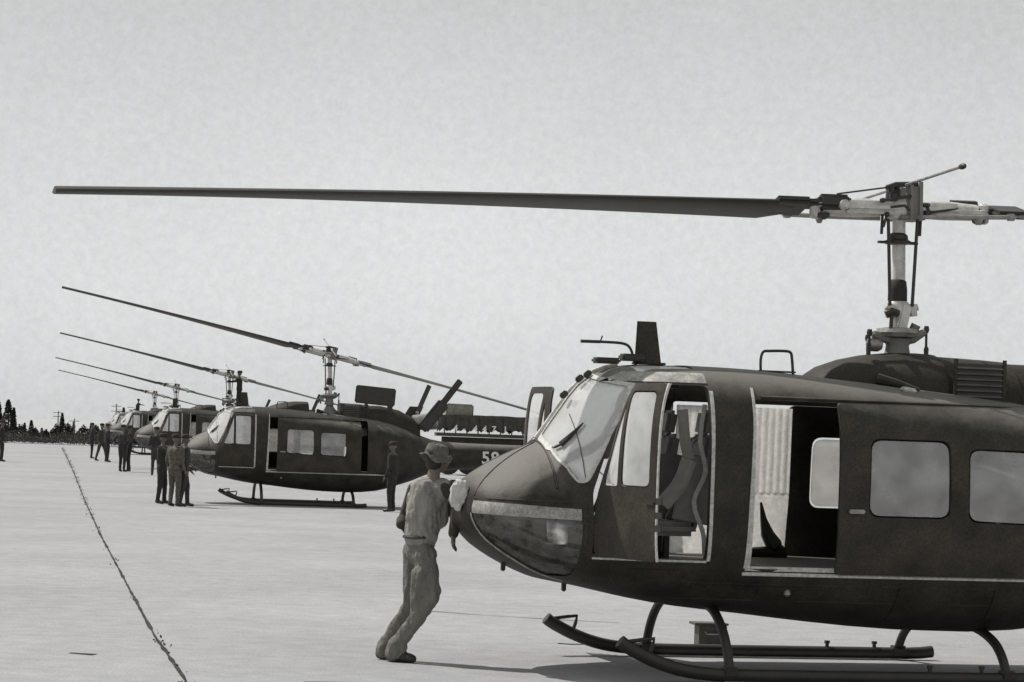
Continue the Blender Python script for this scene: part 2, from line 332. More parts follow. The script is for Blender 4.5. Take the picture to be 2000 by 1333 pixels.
for s in (-1, 1):
    cuts.append(prism(rp(PD, .05), s*.45, s*1.6, 'y')); cuts.append(prism(rp(CO, .05), s*.75, s*1.6, 'y'))
    cuts.append(prism(rp(WS if s > 0 else mir(WS), .03), -3.45, -2.62, 'x'))
    cuts.append(prism(rp([(-2.52, s*.14), (-2.52, s*.72), (-2.06, s*.78), (-2.06, s*.14)], .05), 2.2, 2.8, 'z'))
    cuts.append(prism(rp([(-3.95, .80), (-3.95, 1.34), (-3.02, 1.30), (-3.02, .80)], .04), s*.46, s*1.3, 'y'))
hull = boolean(hull, cuts)

def make_heli():
    root = empty('helicopter', (0, 0, 0), 0, 'x', 'helicopter')
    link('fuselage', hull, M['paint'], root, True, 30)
    # --- glazing and frames
    for s in (-1, 1):
        link('windshield', boolean(thin(), prism(rp(WS if s > 0 else mir(WS), .03), -3.45, -2.55, 'x'), 'INTERSECT'), M['glw'], root)
        link('roof_window', boolean(thin(), prism(rp([(-2.52, s*.14), (-2.52, s*.72), (-2.06, s*.78), (-2.06, s*.14)], .05), 2.2, 2.8, 'z'), 'INTERSECT'), M['glw'], root)
        chin = link('chin_window', boolean(thin(), prism(rp([(-3.95, .80), (-3.95, 1.34), (-3.02, 1.30), (-3.02, .80)], .04), s*.46, s*1.3, 'y'), 'INTERSECT'), M['gld'], root)
        link('chin_window_band', boolean(shell(.006, -.01, NA, 0, -3.86, -.1), prism([(-3.9, 1.405), (-3.03, 1.365), (-3.03, 1.275), (-3.9, 1.30)], s*.465, s*1.3, 'y'), 'INTERSECT'), M['band'], root)
        link('chin_window_rim', boolean(shell(.007, -.01, NA, 0, -3.86, -.1), prism([(-3.95, .74), (-3.95, 1.30), (-3.03, 1.28), (-3.03, .74)], s*.438, s*.458, 'y'), 'INTERSECT'), M['band'], root)
        # windshield surround strip
        o = rp(WS if s > 0 else mir(WS), .03)
        ins = [((abs(u)-.014*(1 if abs(u) > .4 else -1))*s, v-.014*(1 if v > 2 else -1)) for u, v in o]
        ou = [((abs(u)+.014*(1 if abs(u) > .4 else -1))*s, v+.014*(1 if v > 2 else -1)) for u, v in o]
        strip = boolean(shell(.008, -.004, -3.6, 0, -3.5, -.1), prism(ou, -3.2, -2.5, 'x'), 'INTERSECT')
        strip = boolean(strip, prism(ins, -3.6, -2.4, 'x'))
        link('windshield_frame', strip, M['trim'], root)
        # pilot door: hinged along its forward edge
        hinge = (-2.93, s*1.03, 1.2)
        d = side_plate(rp(shrink(PD, .008), .05), [rp(PW1, .06), rp(PW0, .03)], s, .004, -.035)
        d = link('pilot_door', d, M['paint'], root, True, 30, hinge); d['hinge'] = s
        for w in (PW1, PW0):
            side_patch('door_window', rp(shrink(w, -.012), .06), s, -.018, .006, M['gl'], d, hinge)
        e = boolean(shell(.0, -.032, NA, 2, -3.8, 1.9), prism([(-2.037, 1.0), (-2.037, 2.39), (-2.022, 2.39), (-2.022, 1.0)], s*.5, s*1.6, 'y'), 'INTERSECT')
        e = link('door_edge', e, M['trim'], d)
        for v in e.data.vertices: v.co -= Vector(hinge)
        bm = bmesh.new()
        for z in (1.47, 1.36, 1.26): box(bm, (-2.0, s*1.215, z), (.07, .03, .05))
        box(bm, (-2.035, s*1.205, 1.365), (.02, .02, .26)); tube(bm, [(-2.02, s*1.21, 1.47), (-2.1, s*1.23, 1.45)], .012, 6)
        box(bm, (-2.10, s*1.235, 1.45), (.11, .03, .03), bev=.008)
        h = finish('door_latch', bm, M['dark'], d)
        for v in h.data.vertices: v.co -= Vector(hinge)
        # hinged post panel between the doors is fuselage; its bright edge
        e = boolean(shell(.012, -.05, NA, 2, -3.8, 1.9), prism([(-1.715, .93), (-1.672, 2.40), (-1.655, 2.40), (-1.665, .93)], s*.6, s*1.6, 'y'), 'INTERSECT')
        link('post_edge', e, M['trim'], root)
        e = boolean(shell(.008, -.05, NA, 2, -3.8, 1.9), prism([(-2.028, .98), (-2.028, 2.36), (-2.0, 2.36), (-2.0, .98)], s*.6, s*1.6, 'y'), 'INTERSECT')
        link('post_edge', e, M['trim'], root)
        link('roof_header', boolean(shell(.008, -.01, NA, 2, -3.8, 1.9), prism([(-2.76, 2.42), (-2.03, 2.42), (-2.03, 2.505), (-2.60, 2.505)], s*.35, s*1.6, 'y'), 'INTERSECT'), M['band'], root)
        # cargo door
        d = side_plate(rp(CD, .04), [rp(CW1, .09), rp(CW2, .09)], s, .045, .01)
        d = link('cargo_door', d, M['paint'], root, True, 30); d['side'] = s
        for w in (CW1, CW2):
            side_patch('door_window', rp(shrink(w, -.015), .09), s, .025, .006, M['glc'], d)
        bm = bmesh.new(); box(bm, (-.80, s*(side_y(-.8, 1.5)+.06), 1.42), (.14, .03, .035), bev=.008); finish('door_handle', bm, M['steel'], d)
        # rails
        bm = bmesh.new(); tube(bm, [(x, s*(side_y(x, .885)+.012), .885) for x in (-1.72, -1.2, -.6, 0, .6, 1.2, 1.7)], .016, 6); finish('door_rail', bm, M['trim'], root)
        bm = bmesh.new(); tube(bm, [(x, s*(side_y(x, 2.325)+.012), 2.325) for x in (-1.6, -1.2, -.6, 0, .6, 1.2, 1.55)], .014, 6); finish('upper_door_rail', bm, M['paint'], root)
    # sill plates
        bm = bmesh.new(); tube(bm, [(x, s*(side_y(x, .975)+.004), .975) for x in (-2.93, -2.7, -2.4, -2.03)], .010, 6); finish('door_sill', bm, M['trim'], root)
        bm = bmesh.new(); tube(bm, [(x, s*(side_y(x, .925)-.02), .927) for x in (-1.7, -1.4, -1.1, -.92)], .022, 6, flat=1); finish('cargo_sill', bm, M['trim'], root)
        # skin lap seams and rivets, real but shallow
        bm = bmesh.new()
        for x in (-2.98, -1.98, -1.70, 1.35, 2.6, 3.6, 4.8, 6.0):
            tube(bm, [(x, s*side_y(x, z), z) for z in [interp(x)[1]+.12+(interp(x)[0]-interp(x)[1]-.2)*t/10 for t in range(11) ] if not (-1.75 < x < 1 and .9 < z < 2.33)][:3 if x in (-1.98, -1.70) else 11], .004, 4)
        for z in (.8, .66):
            tube(bm, [(x, s*(side_y(x, z)), z) for x in [-2.6+.15*i for i in range(28)] if side_y(x, z) > .2], .004, 4)
        for i in range(150):
            x = -2.9+.03*i; 
            for z in (.825, .77): 
                if x < 1.4: box(bm, (x, s*(side_y(x, z)), z), (.009, .009, .009))
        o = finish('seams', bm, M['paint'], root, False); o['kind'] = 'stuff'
        for (xa, xb, za, zb_) in ((-2.62, -2.2, .70, .90), (-1.55, -1.2, .56, .78), (-.35, .15, .50, .80), (.5, .9, .52, .80), (1.45, 1.95, 1.25, 1.8)):
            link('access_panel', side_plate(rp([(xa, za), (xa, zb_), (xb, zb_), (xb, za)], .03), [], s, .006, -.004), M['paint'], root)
        # navigation lamp, step
        bm = bmesh.new(); lathe(bm, [(.0, -.02), (.03, 0), (.028, .03), (.01, .05)], (-1.3, s*(side_y(-1.3, .75)+.0), .72), 10); finish('position_light', bm, M['steel'], root)
    # centre post, nose seam, keel seam
    bm = bmesh.new(); xs = [-3.185, -3.1, -3.0, -2.9, -2.8, -2.7, -2.6, -2.5]
    tube(bm, [(x, 0, interp(x)[0]+.008) for x in xs], .024, 8); finish('windshield_post', bm, M['trim'], root)
    bm = bmesh.new()
    pts = [Vector(p) for p in ring(-3.195, .003) if p[2] > 1.5]; pts.sort(key=lambda p: p.y); tube(bm, pts, .010, 6); finish('windshield_base_trim', bm, M['paint'], root)
    for s in (-1, 1):
        bm = bmesh.new(); tube(bm, [(-3.2-.6*t/10, s*(.04+.40*(t/10)**1.3), top_z(-3.2-.6*t/10, .04+.40*(t/10)**1.3)) for t in range(11)], .007, 6); finish('hood_seam', bm, M['dark'], root)
    # panel edge around nose door (both sides) as raised lip
    for s in (-1, 1):
        bm = bmesh.new()
        pts = []
        for t in range(9):
            x = -3.8+.72*t/8; z = min(1.42+.0*t, interp(x)[0]-.02); pts.append((x, s*side_y(x, z), z))
        tube(bm, pts, .006, 5); finish('nose_door_seam', bm, M['dark'], root)
    # nose tip: tow fitting, landing-light housing, drain notches, lower hooks
    bm = bmesh.new(); box(bm, (-3.885, -.02, 1.53), (.07, .09, .05), bev=.012); finish('nose_latch', bm, M['dark'], root)
    for x in (-3.46, -2.93):
        bm = bmesh.new(); box(bm, (x, -.12, interp(x)[1]-.02), (.035, .05, .09), bev=.008); finish('keel_bracket', bm, M['dark'], root)
    for s in (-1, 1):    # wipers
        bm = bmesh.new(); tube(bm, [(-3.14, s*.46, top_z(-3.14, .46)+.02), (-3.10, s*.50, top_z(-3.10, .50)+.02)], .012, 6)
        tube(bm, [(-3.10, s*.50, top_z(-3.10, .50)+.02), (-3.02, s*.53, top_z(-3.02, .53)+.02), (-2.93, s*.57, top_z(-2.93, .57)+.02)], [.028, .022, .006], 6); finish('wiper', bm, M['dark'], root)
    # --- roof fittings
    bm = bmesh.new(); box(bm, (-2.63, -.12, 2.60), (.22, .16, .05), bev=.015); finish('roof_box', bm, M['dark'], root)
    bm = bmesh.new(); box(bm, (-2.40, -.1, 2.635), (.2, .16, .06), bev=.015); finish('roof_box', bm, M['dark'], root)
    for x, z in ((-2.86, 2.44), (-2.79, 2.48), (-2.99, 2.3)):
        bm = bmesh.new(); box(bm, (x, -.13, z), (.07, .05, .05), Matrix.Rotation(R(-40), 3, 'Y'), .01); finish('wiper_motor', bm, M['dark'], root)
    bm = bmesh.new()   # blade antenna
    sec = [(-2.345, -2.11, 2.595, .03), (-2.345, -2.12, 2.66, .022), (-2.335, -2.165, 2.95, .012)]
    rr = []
    for a, b, z, t in sec:
        c = (a+b)/2; h = (b-a)/2; rr.append([bm.verts.new((c-h*cos(q), t*sin(q), z)) for q in [2*pi*i/14 for i in range(14)]])
    for a, b in zip(rr, rr[1:]):
        for k in range(14): bm.faces.new((a[k], a[(k+1) % 14], b[(k+1) % 14], b[k]))
    bm.faces.new(rr[0]); bm.faces.new(rr[-1][::-1]); box(bm, (-2.22, 0, 2.593), (.27, .13, .02), bev=.005)
    finish('blade_antenna', bm, M['paint'], root)
    bm = bmesh.new(); tube(bm, [(-2.80, -.02, 2.758), (-2.6, -.02, 2.76), (-2.45, -.02, 2.752), (-2.39, -.02, 2.71), (-2.36, -.02, 2.62), (-2.34, -.02, 2.57)], .012, 8, 4)
    tube(bm, [(-2.83, -.02, 2.758), (-2.66, -.02, 2.76)], .014, 8); tube(bm, [(-2.66, -.02, 2.76), (-2.642, -.02, 2.812)], .006, 6)
    finish('pitot_tube', bm, M['dark'], root)
    bm = bmesh.new()   # hoop
    z0 = top_z(-1.28, .6)
    tube(bm, [(-1.42, -.6, z0-.02), (-1.425, -.6, z0+.1), (-1.405, -.6, z0+.165), (-1.35, -.6, z0+.175), (-1.22, -.6, z0+.18), (-1.165, -.6, z0+.17), (-1.15, -.6, z0+.12), (-1.135, -.6, z0-.02)], .012, 8, 3)
    box(bm, (-1.28, -.6, z0+.005), (.32, .05, .015)); finish('roof_handle', bm, M['dark'], root)
    # --- transmission fairing, engine cowl with louvres
    def hood(name, prof, wf, z0f, m, n=2.4, seg=24):
        bm = bmesh.new(); rs = []
        for x, zt in prof:
            w = wf(x); zb = z0f(x); rs.append([bm.verts.new((x, w*math.copysign(abs(cos(a))**(2/n), cos(a)), zb+(zt-zb)*abs(sin(a))**(2/n))) for a in [pi*i/seg for i in range(seg+1)]])
        for a, b in zip(rs, rs[1:]):
            for k in range(seg): bm.faces.new((a[k], a[k+1], b[k+1], b[k]))
            bm.faces.new((a[-1], a[0], b[0], b[-1]))
        bm.faces.new(rs[0][::-1]); bm.faces.new(rs[-1]); return finish(name, bm, m, root, True, 32)
    hood('transmission_fairing', [(-.86, 2.44), (-.80, 2.555), (-.68, 2.635), (-.5, 2.70), (-.3, 2.745), (-.05, 2.775), (.15, 2.78), (.30, 2.775)], lambda x: .22+.33*min(1, (x+.86)/.6)**.5, lambda x: 2.35, M['paint2'])
    hood('intake_cowl', [(.312, 2.76), (.5, 2.755), (.8, 2.745), (.98, 2.735)], lambda x: .58, lambda x: 2.1, M['paint2'])
    hood('engine_cowl', [(.992, 2.72), (1.4, 2.72), (1.9, 2.62), (2.3, 2.42), (2.45, 2.25)], lambda x: .57-.16*max(0, (x-1.3)/1.15), lambda x: 1.9, M['paint2'])
    for s in (-1, 1):
        for j in range(6):
            bm = bmesh.new(); box(bm, (.55, s*.585, 2.415+.048*j), (.42, .045, .010), Matrix.Rotation(R(s*-35), 3, 'X')); finish('louvre', bm, M['paint'], root, False)
        bm = bmesh.new(); box(bm, (.55, s*.577, 2.535), (.44, .012, .31)); finish('louvre_recess', bm, M['dark'], root, False)
        for x in (.335, .78, .99):
            bm = bmesh.new(); box(bm, (x, s*.582, 2.53), (.03, .02, .40)); finish('cowl_strap', bm, M['paint'], root, False)
    bm = bmesh.new(); tube(bm, [(-.35, -.52, 2.53), (-.22, -.60, 2.5), (-.05, -.72, 2.44)], [.05, .035, .02], 8); finish('cowl_scoop', bm, M['paint'], root)
    bm = bmesh.new(); box(bm, (-.18, -.80, top_z(-.18, .8)+.01), (.13, .08, .04), Matrix.Rotation(R(8), 3, 'Y'), .012); finish('roof_step', bm, M['trim'], root)
    bm = bmesh.new(); tube(bm, [(2.3, 0, 2.3), (2.6, 0, 2.33), (2.95, 0, 2.38)], [.2, .22, .24], 18); finish('exhaust_pipe', bm, M['steel'], root)
    bm = bmesh.new(); box(bm, (.05, 0, 1.62), (.75, .8, 1.5), bev=.05); finish('transmission_bay', bm, M['inner'], root)
    bm = bmesh.new(); lathe(bm, [(.22, 2.3), (.27, 2.4), (.25, 2.5), (.16, 2.58), (.10, 2.66), (.09, 2.8)], (.04, 0, 0), 20); finish('gearbox', bm, M['seat'], root)
    # --- cabin interior
    for s in (-1, 1):
        bm = bmesh.new(); lean = Matrix.Rotation(R(9), 3, 'Y')
        box(bm, (-2.22, s*.52, 1.22), (.48, .50, .12), bev=.04); box(bm, (-1.93, s*.52, 1.62), (.10, .50, .78), lean, .035)
        for q in (-1, 1): box(bm, (-2.0, s*.52+q*.27, 1.55), (.34, .02, .55), lean, .008)
        st = finish('pilot_seat', bm, M['seat'], root)
        bm = bmesh.new(); box(bm, (-1.87, s*.52, 2.10), (.09, .24, .22), lean, .03); finish('headrest', bm, M['seat'], st)
        bm = bmesh.new(); tube(bm, [(-2.2, s*.52-.1, .93), (-2.2, s*.52-.1, 1.18)], .03, 8); tube(bm, [(-2.2, s*.52+.1, .93), (-2.2, s*.52+.1, 1.18)], .03, 8); box(bm, (-2.2, s*.52, 1.0), (.04, .22, .04)); finish('seat_frame', bm, M['dark'], st)
        bm = bmesh.new()
        for q in (-.07, .07): tube(bm, [(-1.90, s*.52+q, 2.0), (-2.0, s*.52+q, 1.9), (-2.03, s*.52+q*1.2, 1.55), (-2.14, s*.52+q*1.9, 1.29)], .018, 6, 3, .3)
        finish('harness', bm, M['web'], st)
        bm = bmesh.new(); tube(bm, [(-2.62, s*.45, .95), (-2.58, s*.45, 1.2), (-2.5, s*.45, 1.42)], .014, 6); finish('control_stick', bm, M['dark'], root)
    # hanging loop of pale strapping in the cockpit doorway
    bm = bmesh.new(); tube(bm, [(-1.99, -.88, 2.25), (-2.03, -.92, 1.95), (-1.97, -.90, 1.7), (-2.06, -.9, 1.45), (-1.98, -.92, 1.2), (-1.96, -.92, 1.02)], .022, 6, 4, .35); finish('shoulder_strap', bm, M['web'], root)
    bm = bmesh.new(); tube(bm, [(-2.2, -.95, 2.2), (-2.18, -.98, 1.95), (-2.14, -.98, 1.8)], .05, 8, 3, .5); tube(bm, [(-2.14, -.98, 1.8), (-2.2, -.95, 1.6), (-2.34, -.93, 1.42)], .07, 8, 3, .5); finish('hanging_jacket', bm, M['seat'], root)
    bm = bmesh.new(); box(bm, (-2.95, 0, 1.40), (.22, 1.25, .34), bev=.06); box(bm, (-2.55, 0, 1.1), (.6, .26, .38), bev=.03); finish('instrument_panel', bm, M['dark'], root)
    bm = bmesh.new(); box(bm, (-2.2, 0, 2.45), (.5, .3, .12), bev=.03); finish('overhead_panel', bm, M['dark'], root)
    bm = bmesh.new()   # ribbed soundproof curtain hung in the far doorway
    x0, x1, n = -1.62, -.52, 66; pr = []
    for i in range(n+1):
        x = x0+(x1-x0)*i/n; y = 1.10+.014*abs(sin(pi*i/4.0)); pr.append((x, y))
    lo = [bm.verts.new((x, y, 1.50)) for x, y in pr]; hi = [bm.verts.new((x, y-.02, 2.27)) for x, y in pr]
    lo2 = [bm.verts.new((x, y+.012, 1.50)) for x, y in pr]; hi2 = [bm.verts.new((x, y-.008, 2.27)) for x, y in pr]
    for i in range(n):
        bm.faces.new((lo[i], lo[i+1], hi[i+1], hi[i])); bm.faces.new((lo2[i+1], lo2[i], hi2[i], hi2[i+1]))
        bm.faces.new((lo[i+1], lo[i], lo2[i], lo2[i+1])); bm.faces.new((hi[i], hi[i+1], hi2[i+1], hi2[i]))
    bm.faces.new((lo[0], hi[0], hi2[0], lo2[0])); bm.faces.new((hi[-1], lo[-1], lo2[-1], hi2[-1]))
    finish('ribbed_curtain', bm, M['quilt'], root)
    bm = bmesh.new(); g = []
    for j in range(7):
        z = 1.50-.56*j/6; g.append([bm.verts.new((x0+(x1-x0)*i/20-(.03*j/6), 1.115+.02*noise.noise((i*.5, j*.6, 2))*j/3, z)) for i in range(21)])
    for a, b in zip(g, g[1:]):
        for i in range(20): bm.faces.new((a[i], a[i+1], b[i+1], b[i]))
    bmesh.ops.solidify(bm, geom=bm.faces[:], thickness=.006); finish('plain_curtain', bm, M['quilt'], root)
    bm = bmesh.new(); tube(bm, [(-.98, .9, .97), (-.62, .9, .97), (-.72, .9, 1.03), (-.79, .9, 1.14), (-.83, .9, 1.27), (-.86, .9, 1.42)], [.04, .07, .08, .06, .03, .01], 8, 0); finish('kit_bag', bm, M['dark'], root)
    # --- landing gear
    for s in (-1, 1):
        bm = bmesh.new()
        tube(bm, smooth_path([(-2.735, s*1.2, .325), (-2.66, s*1.2, .275), (-2.45, s*1.2, .175), (-2.2, s*1.2, .10), (-1.9, s*1.2, .066), (-1.6, s*1.2, .06)], 5)+[Vector((x, s*1.2, .058)) for x in (-1, -.3, .4, .7)]+[Vector((.85, s*1.2, .065)), Vector((.96, s*1.2, .078))], .055, 14)
        sk = finish('skid', bm, M['dark'], root)
        bm = bmesh.new(); box(bm, (-.6, s*1.2, .012), (2.5, .06, .016)); finish('skid_shoe', bm, M['steel'], sk)
        bm = bmesh.new(); tube(bm, [(-2.66, s*1.2, .325), (-2.54, s*1.2, .342), (-2.45, s*1.2, .35), (-2.46, s*1.2, .29), (-2.49, s*1.2, .20)], .016, 8); finish('tow_ring', bm, M['dark'], sk)
        for x in (-.07, .39):
            bm = bmesh.new(); tube(bm, [(x, s*1.2, .10), (x, s*1.2, .15)], .018, 8); tube(bm, [(x, s*1.2, .14), (x, s*1.2, .165)], .026, 6); finish('wheel_lug', bm, M['dark'], sk)
        for x in (-1.80, .62):
            bm = bmesh.new(); box(bm, (x, s*1.19, .085), (.16, .15, .09), bev=.025); finish('skid_saddle', bm, M['dark'], sk)
    for x, zt in ((-1.80, .60), (.62, .45)):
        bm = bmesh.new(); dz = zt-.10
        half = [(.0, zt), (.45, zt-.01), (.72, zt-.05), (.95, zt-.35*dz), (1.1, zt-.66*dz), (1.2, .08)]
        tube(bm, [(x, -y, z) for y, z in half[::-1]] + [(x, y, z) for y, z in half[1:]], .04, 12, 5); finish('cross_tube', bm, M['dark'], root)
    # --- tail: fin, stabilisers, tail rotor
    bm = bmesh.new(); rs = []
    for x0_, x1_, z, t in ((6.75, 7.7, 1.5, .07), (7.1, 7.85, 1.9, .06), (7.75, 8.35, 3.0, .035)):
        c, h = (x0_+x1_)/2, (x1_-x0_)/2; rs.append([bm.verts.new((c-h*cos(q), t*sin(q), z)) for q in [2*pi*i/16 for i in range(16)]])
    for a, b in zip(rs, rs[1:]):
        for k in range(16): bm.faces.new((a[k], a[(k+1) % 16], b[(k+1) % 16], b[k]))
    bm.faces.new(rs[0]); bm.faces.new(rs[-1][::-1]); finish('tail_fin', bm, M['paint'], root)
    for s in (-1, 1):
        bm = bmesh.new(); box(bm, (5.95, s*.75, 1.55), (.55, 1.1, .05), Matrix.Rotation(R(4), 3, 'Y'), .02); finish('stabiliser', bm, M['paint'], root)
    bm = bmesh.new(); tube(bm, [(8.05, 0, 2.75), (8.05, -.3, 2.75)], .06, 10); th = finish('tail_rotor_hub', bm, M['steel'], root)
    for q in (-1, 1):
        bm = bmesh.new(); box(bm, (8.05+q*.25, -.3, 2.75+q*.62), (.2, .03, 1.2), Matrix.Rotation(R(22), 3, 'Y'), .01); finish('tail_rotor_blade', bm, M['blade'], th)
    bm = bmesh.new(); tube(bm, [(7.2, 0, 1.4), (7.6, 0, 1.05), (7.9, 0, .8)], .02, 8); finish('tail_skid', bm, M['steel'], root)
    # --- mast and rotor
    HZ = 4.03
    bm = bmesh.new(); tube(bm, [(0.02, 0, 2.6), (.035, 0, 3.0), (0, 0, HZ)], .058, 18); finish('mast', bm, M['light'], root)
    bm = bmesh.new(); lathe(bm, [(.085, 3.23), (.082, 3.33), (.072, 3.40), (.058, 3.415)], (.015, 0, 0), 16); finish('mast_boot', bm, M['rubber'], root)
    bm = bmesh.new(); lathe(bm, [(.04, 3.715), (.115, 3.725), (.12, 3.745), (.09, 3.765), (.085, 3.80), (.06, 3.82)], (0, 0, 0), 18); box(bm, (0, 0, 3.735), (.36, .05, .02)); box(bm, (0, -.06, 3.735), (.30, .035, .02)); finish('mast_collar', bm, M['dark'], root)
    bm = bmesh.new(); lathe(bm, [(.10, 3.08), (.115, 3.12), (.11, 3.19), (.085, 3.225)], (.02, 0, 0), 18)
    for q in (-1, 1):
        tube(bm, [(.02+q*.06, -.07, 3.15), (.02+q*.15, -.09, 3.18)], .03, 8); tube(bm, [(.02+q*.10, -.09, 3.2), (.02+q*.12, -.08, 3.10)], .035, 8)
    box(bm, (.04, -.10, 3.07), (.09, .04, .28), Matrix.Rotation(R(12), 3, 'Y'), .01); finish('scissor_assembly', bm, M['light'], root)
    bm = bmesh.new(); tube(bm, [(-.13, -.1, 3.10), (-.08, -.12, 3.13), (-.02, -.12, 3.11)], .035, 8); tube(bm, [(-.08, -.12, 3.12), (-.085, -.12, 2.98)], .018, 8); finish('scissor_link', bm, M['dark'], root)
    bm = bmesh.new(); lathe(bm, [(.07, 2.90), (.17, 2.915), (.19, 2.95), (.175, 2.985), (.09, 3.0)], (.02, 0, 0), 20); finish('swashplate_ring', bm, M['steel'], root)
    bm = bmesh.new(); lathe(bm, [(.14, 2.70), (.11, 2.78), (.10, 2.84), (.13, 2.9)], (.03, 0, 0), 18)
    tube(bm, [(.03, 0, 2.9), (.16, -.04, 2.91), (.26, -.06, 2.97)], [.07, .045, .03], 8); tube(bm, [(.03, 0, 2.9), (-.14, -.04, 2.91), (-.22, -.06, 2.93)], [.07, .045, .03], 8)
    tube(bm, [(.15, 0, 2.93), (.19, -.02, 3.03)], .045, 8); finish('swashplate', bm, M['seat'], root)
    for (xa, za, xb, zb, y, r) in ((.27, 2.99, .275, 2.72, -.06, .012), (-.255, 2.94, -.26, 2.74, -.06, .012), (-.20, 2.90, -.19, 2.72, .12, .016)):
        bm = bmesh.new(); tube(bm, [(xa, y, za), (xb, y, zb)], r, 8); lathe(bm, [(.02, za-.03), (.028, za), (.02, za+.03)], (xa, y, 0), 8); lathe(bm, [(.018, zb), (.024, zb+.1), (.014, zb+.12)], (xb, y, 0), 8); finish('control_rod', bm, M['dark'], root)
    bm = bmesh.new(); lathe(bm, [(.05, -.06), (.065, -.03), (.065, .03), (.05, .06)], (-.19, -.02, 2.845), 12, 'x'); finish('control_horn', bm, M['steel'], root)
    for xa, xb in ((-.135, -.10), (.135, .105)):
        bm = bmesh.new(); tube(bm, [(xa, -.10, 3.93), (xb, -.12, 3.18)], .016, 8); finish('pitch_link', bm, M['dark'], root)
    for xa in (-.17, .185):
        bm = bmesh.new(); tube(bm, [(xa, -.05, 3.97), (xa-.004, -.05, 3.80)], .014, 8); finish('damper_rod', bm, M['dark'], root)
    # rotor head: everything that teeters is parented through its own origin at the hub
    def rot(o): 
        for v in o.data.vertices: v.co -= Vector((0, 0, HZ))
        o.location = (0, 0, HZ); o['teeter'] = 1; return o
    bm = bmesh.new(); box(bm, (0, 0, HZ), (1.1, .26, .11), bev=.04); lathe(bm, [(.11, -.09), (.13, -.05), (.13, .05), (.10, .10)], (0, 0, HZ), 18); finish_yoke = rot(finish('rotor_yoke', bm, M['light'], root))
    bm = bmesh.new(); box(bm, (.085, -.12, HZ+.05), (.13, .05, .30), bev=.012); box(bm, (.115, .12, HZ+.05), (.13, .05, .30), bev=.012); box(bm, (.08, 0, HZ-.08), (.24, .30, .04), bev=.01)
    box(bm, (.14, -.15, HZ+.06), (.03, .03, .34)); box(bm, (.055, -.15, HZ+.05), (.025, .03, .3)); rot(finish('hub_trunnion', bm, M['seat'], root))
    bm = bmesh.new(); lathe(bm, [(.03, HZ+.02), (.07, HZ+.08), (.065, HZ+.16), (.04, HZ+.2)], (-.07, -.04, 0), 12); tube(bm, [(-.16, -.12, HZ+.17), (-.08, -.12, HZ+.2), (.12, -.12, HZ+.21)], .024, 8)
    box(bm, (-.1, -.12, HZ+.09), (.07, .05, .07), bev=.01); box(bm, (-.13, -.13, HZ+.16), (.05, .05, .07), bev=.01); tube(bm, [(-.13, -.13, HZ+.0), (.0, -.13, HZ+.02), (.06, -.14, HZ-.04)], .012, 6); rot(finish('mixing_levers', bm, M['dark'], root))
    for (a, b, rr_) in (((-.17, -.14, HZ+.17), (-.62, -.12, HZ+.10), .008), ((-.15, -.10, HZ-.06), (-.19, -.12, HZ-.17), .012), ((.20, -.12, HZ+.03), (.24, -.12, HZ-.05), .02), ((-.2, -.12, HZ+.06), (.05, -.16, HZ+.10), .014), ((.2, -.14, HZ-.04), (.5, -.12, HZ+.01), .012)):
        bm = bmesh.new(); tube(bm, [a, b], rr_, 6); lathe(bm, [(rr_*1.2, -.02), (rr_*2, -.01), (rr_*2, .01), (rr_*1.2, .02)], a, 8); rot(finish('control_lever', bm, M['dark'], root))
    bm = bmesh.new(); tube(bm, [(0.02, -1.27, HZ+.25), (0, -.3, HZ+.205), (0, .3, HZ+.18), (-.02, 1.27, HZ+.135)], .013, 8); bar = rot(finish('stabiliser_bar', bm, M['steel'], root)); bar['teeter'] = 2
    for q in (-1, 1):
        bm = bmesh.new(); lathe(bm, [(.010, -.05), (.022, -.035), (.026, 0), (.022, .035), (.010, .05)], (0.02*-q, q*1.3, HZ+.193-q*.058), 12, 'y'); w = finish('bar_weight', bm, M['dark'], bar)
        for v in w.data.vertices: v.co -= Vector((0, 0, HZ))
    for side in (-1, 1):     # -1: over the nose
        def X(r): return side*r
        def droop(r): return -.0018*r*r
        le = side            # leading edge y direction
        def piece(name, fn, m, parent=None):
            bm = bmesh.new(); fn(bm); o = finish(name, bm, m, parent or root)
            if parent is None: o.location = (0, 0, HZ); o['teeter'] = 1
            return o
        def blade(bm):
            rs = []; seg = 20
            for i in range(33):
                r = .98+6.27*i/32; ch = .53; pit = R(17-19*(r/7.3)**.8); w = ch
                if r < 1.12: w = ch*(.62+.38*(r-.98)/.14)
                pts = []
                for k in range(seg):
                    t = 2*pi*k/seg; u = (1-cos(t))/2    # 0 at LE .. 1 TE
                    th = .064*(1.4845*math.sqrt(max(u, 0))-.63*u-1.758*u*u+1.4215*u**3-.5075*u**4)*1.0
                    yy = (.25-u)*w; zz = th*(1 if t < pi else -1)
                    y2 = yy*cos(pit)-zz*sin(pit)*0; z2 = yy*sin(pit)+zz
                    pts.append(bm.verts.new((X(r), le*-1*y2*-1 if False else le*y2, z2+droop(r))))
                rs.append(pts)
            for a, b in zip(rs, rs[1:]):
                for k in range(seg): bm.faces.new((a[k], a[(k+1) % seg], b[(k+1) % seg], b[k]))
            bm.faces.new(rs[0]); bm.faces.new(rs[-1][::-1])
        b = piece('rotor_blade', blade, M['blade'])
        pm = Matrix.Rotation(R(14)*(1 if True else 0), 3, 'X') if side > 0 else Matrix.Rotation(R(-14), 3, 'X')
        def doubler(bm): 
            box(bm, (X(.80), le*.02, .015), (.60, .17, .055), pm, .02); box(bm, (X(1.0), le*-.04, .0), (.34, .36, .07), pm, .03); box(bm, (X(.62), le*.05, .03), (.30, .12, .135), pm, .03)
        piece('blade_root', doubler, M['blade'], b)
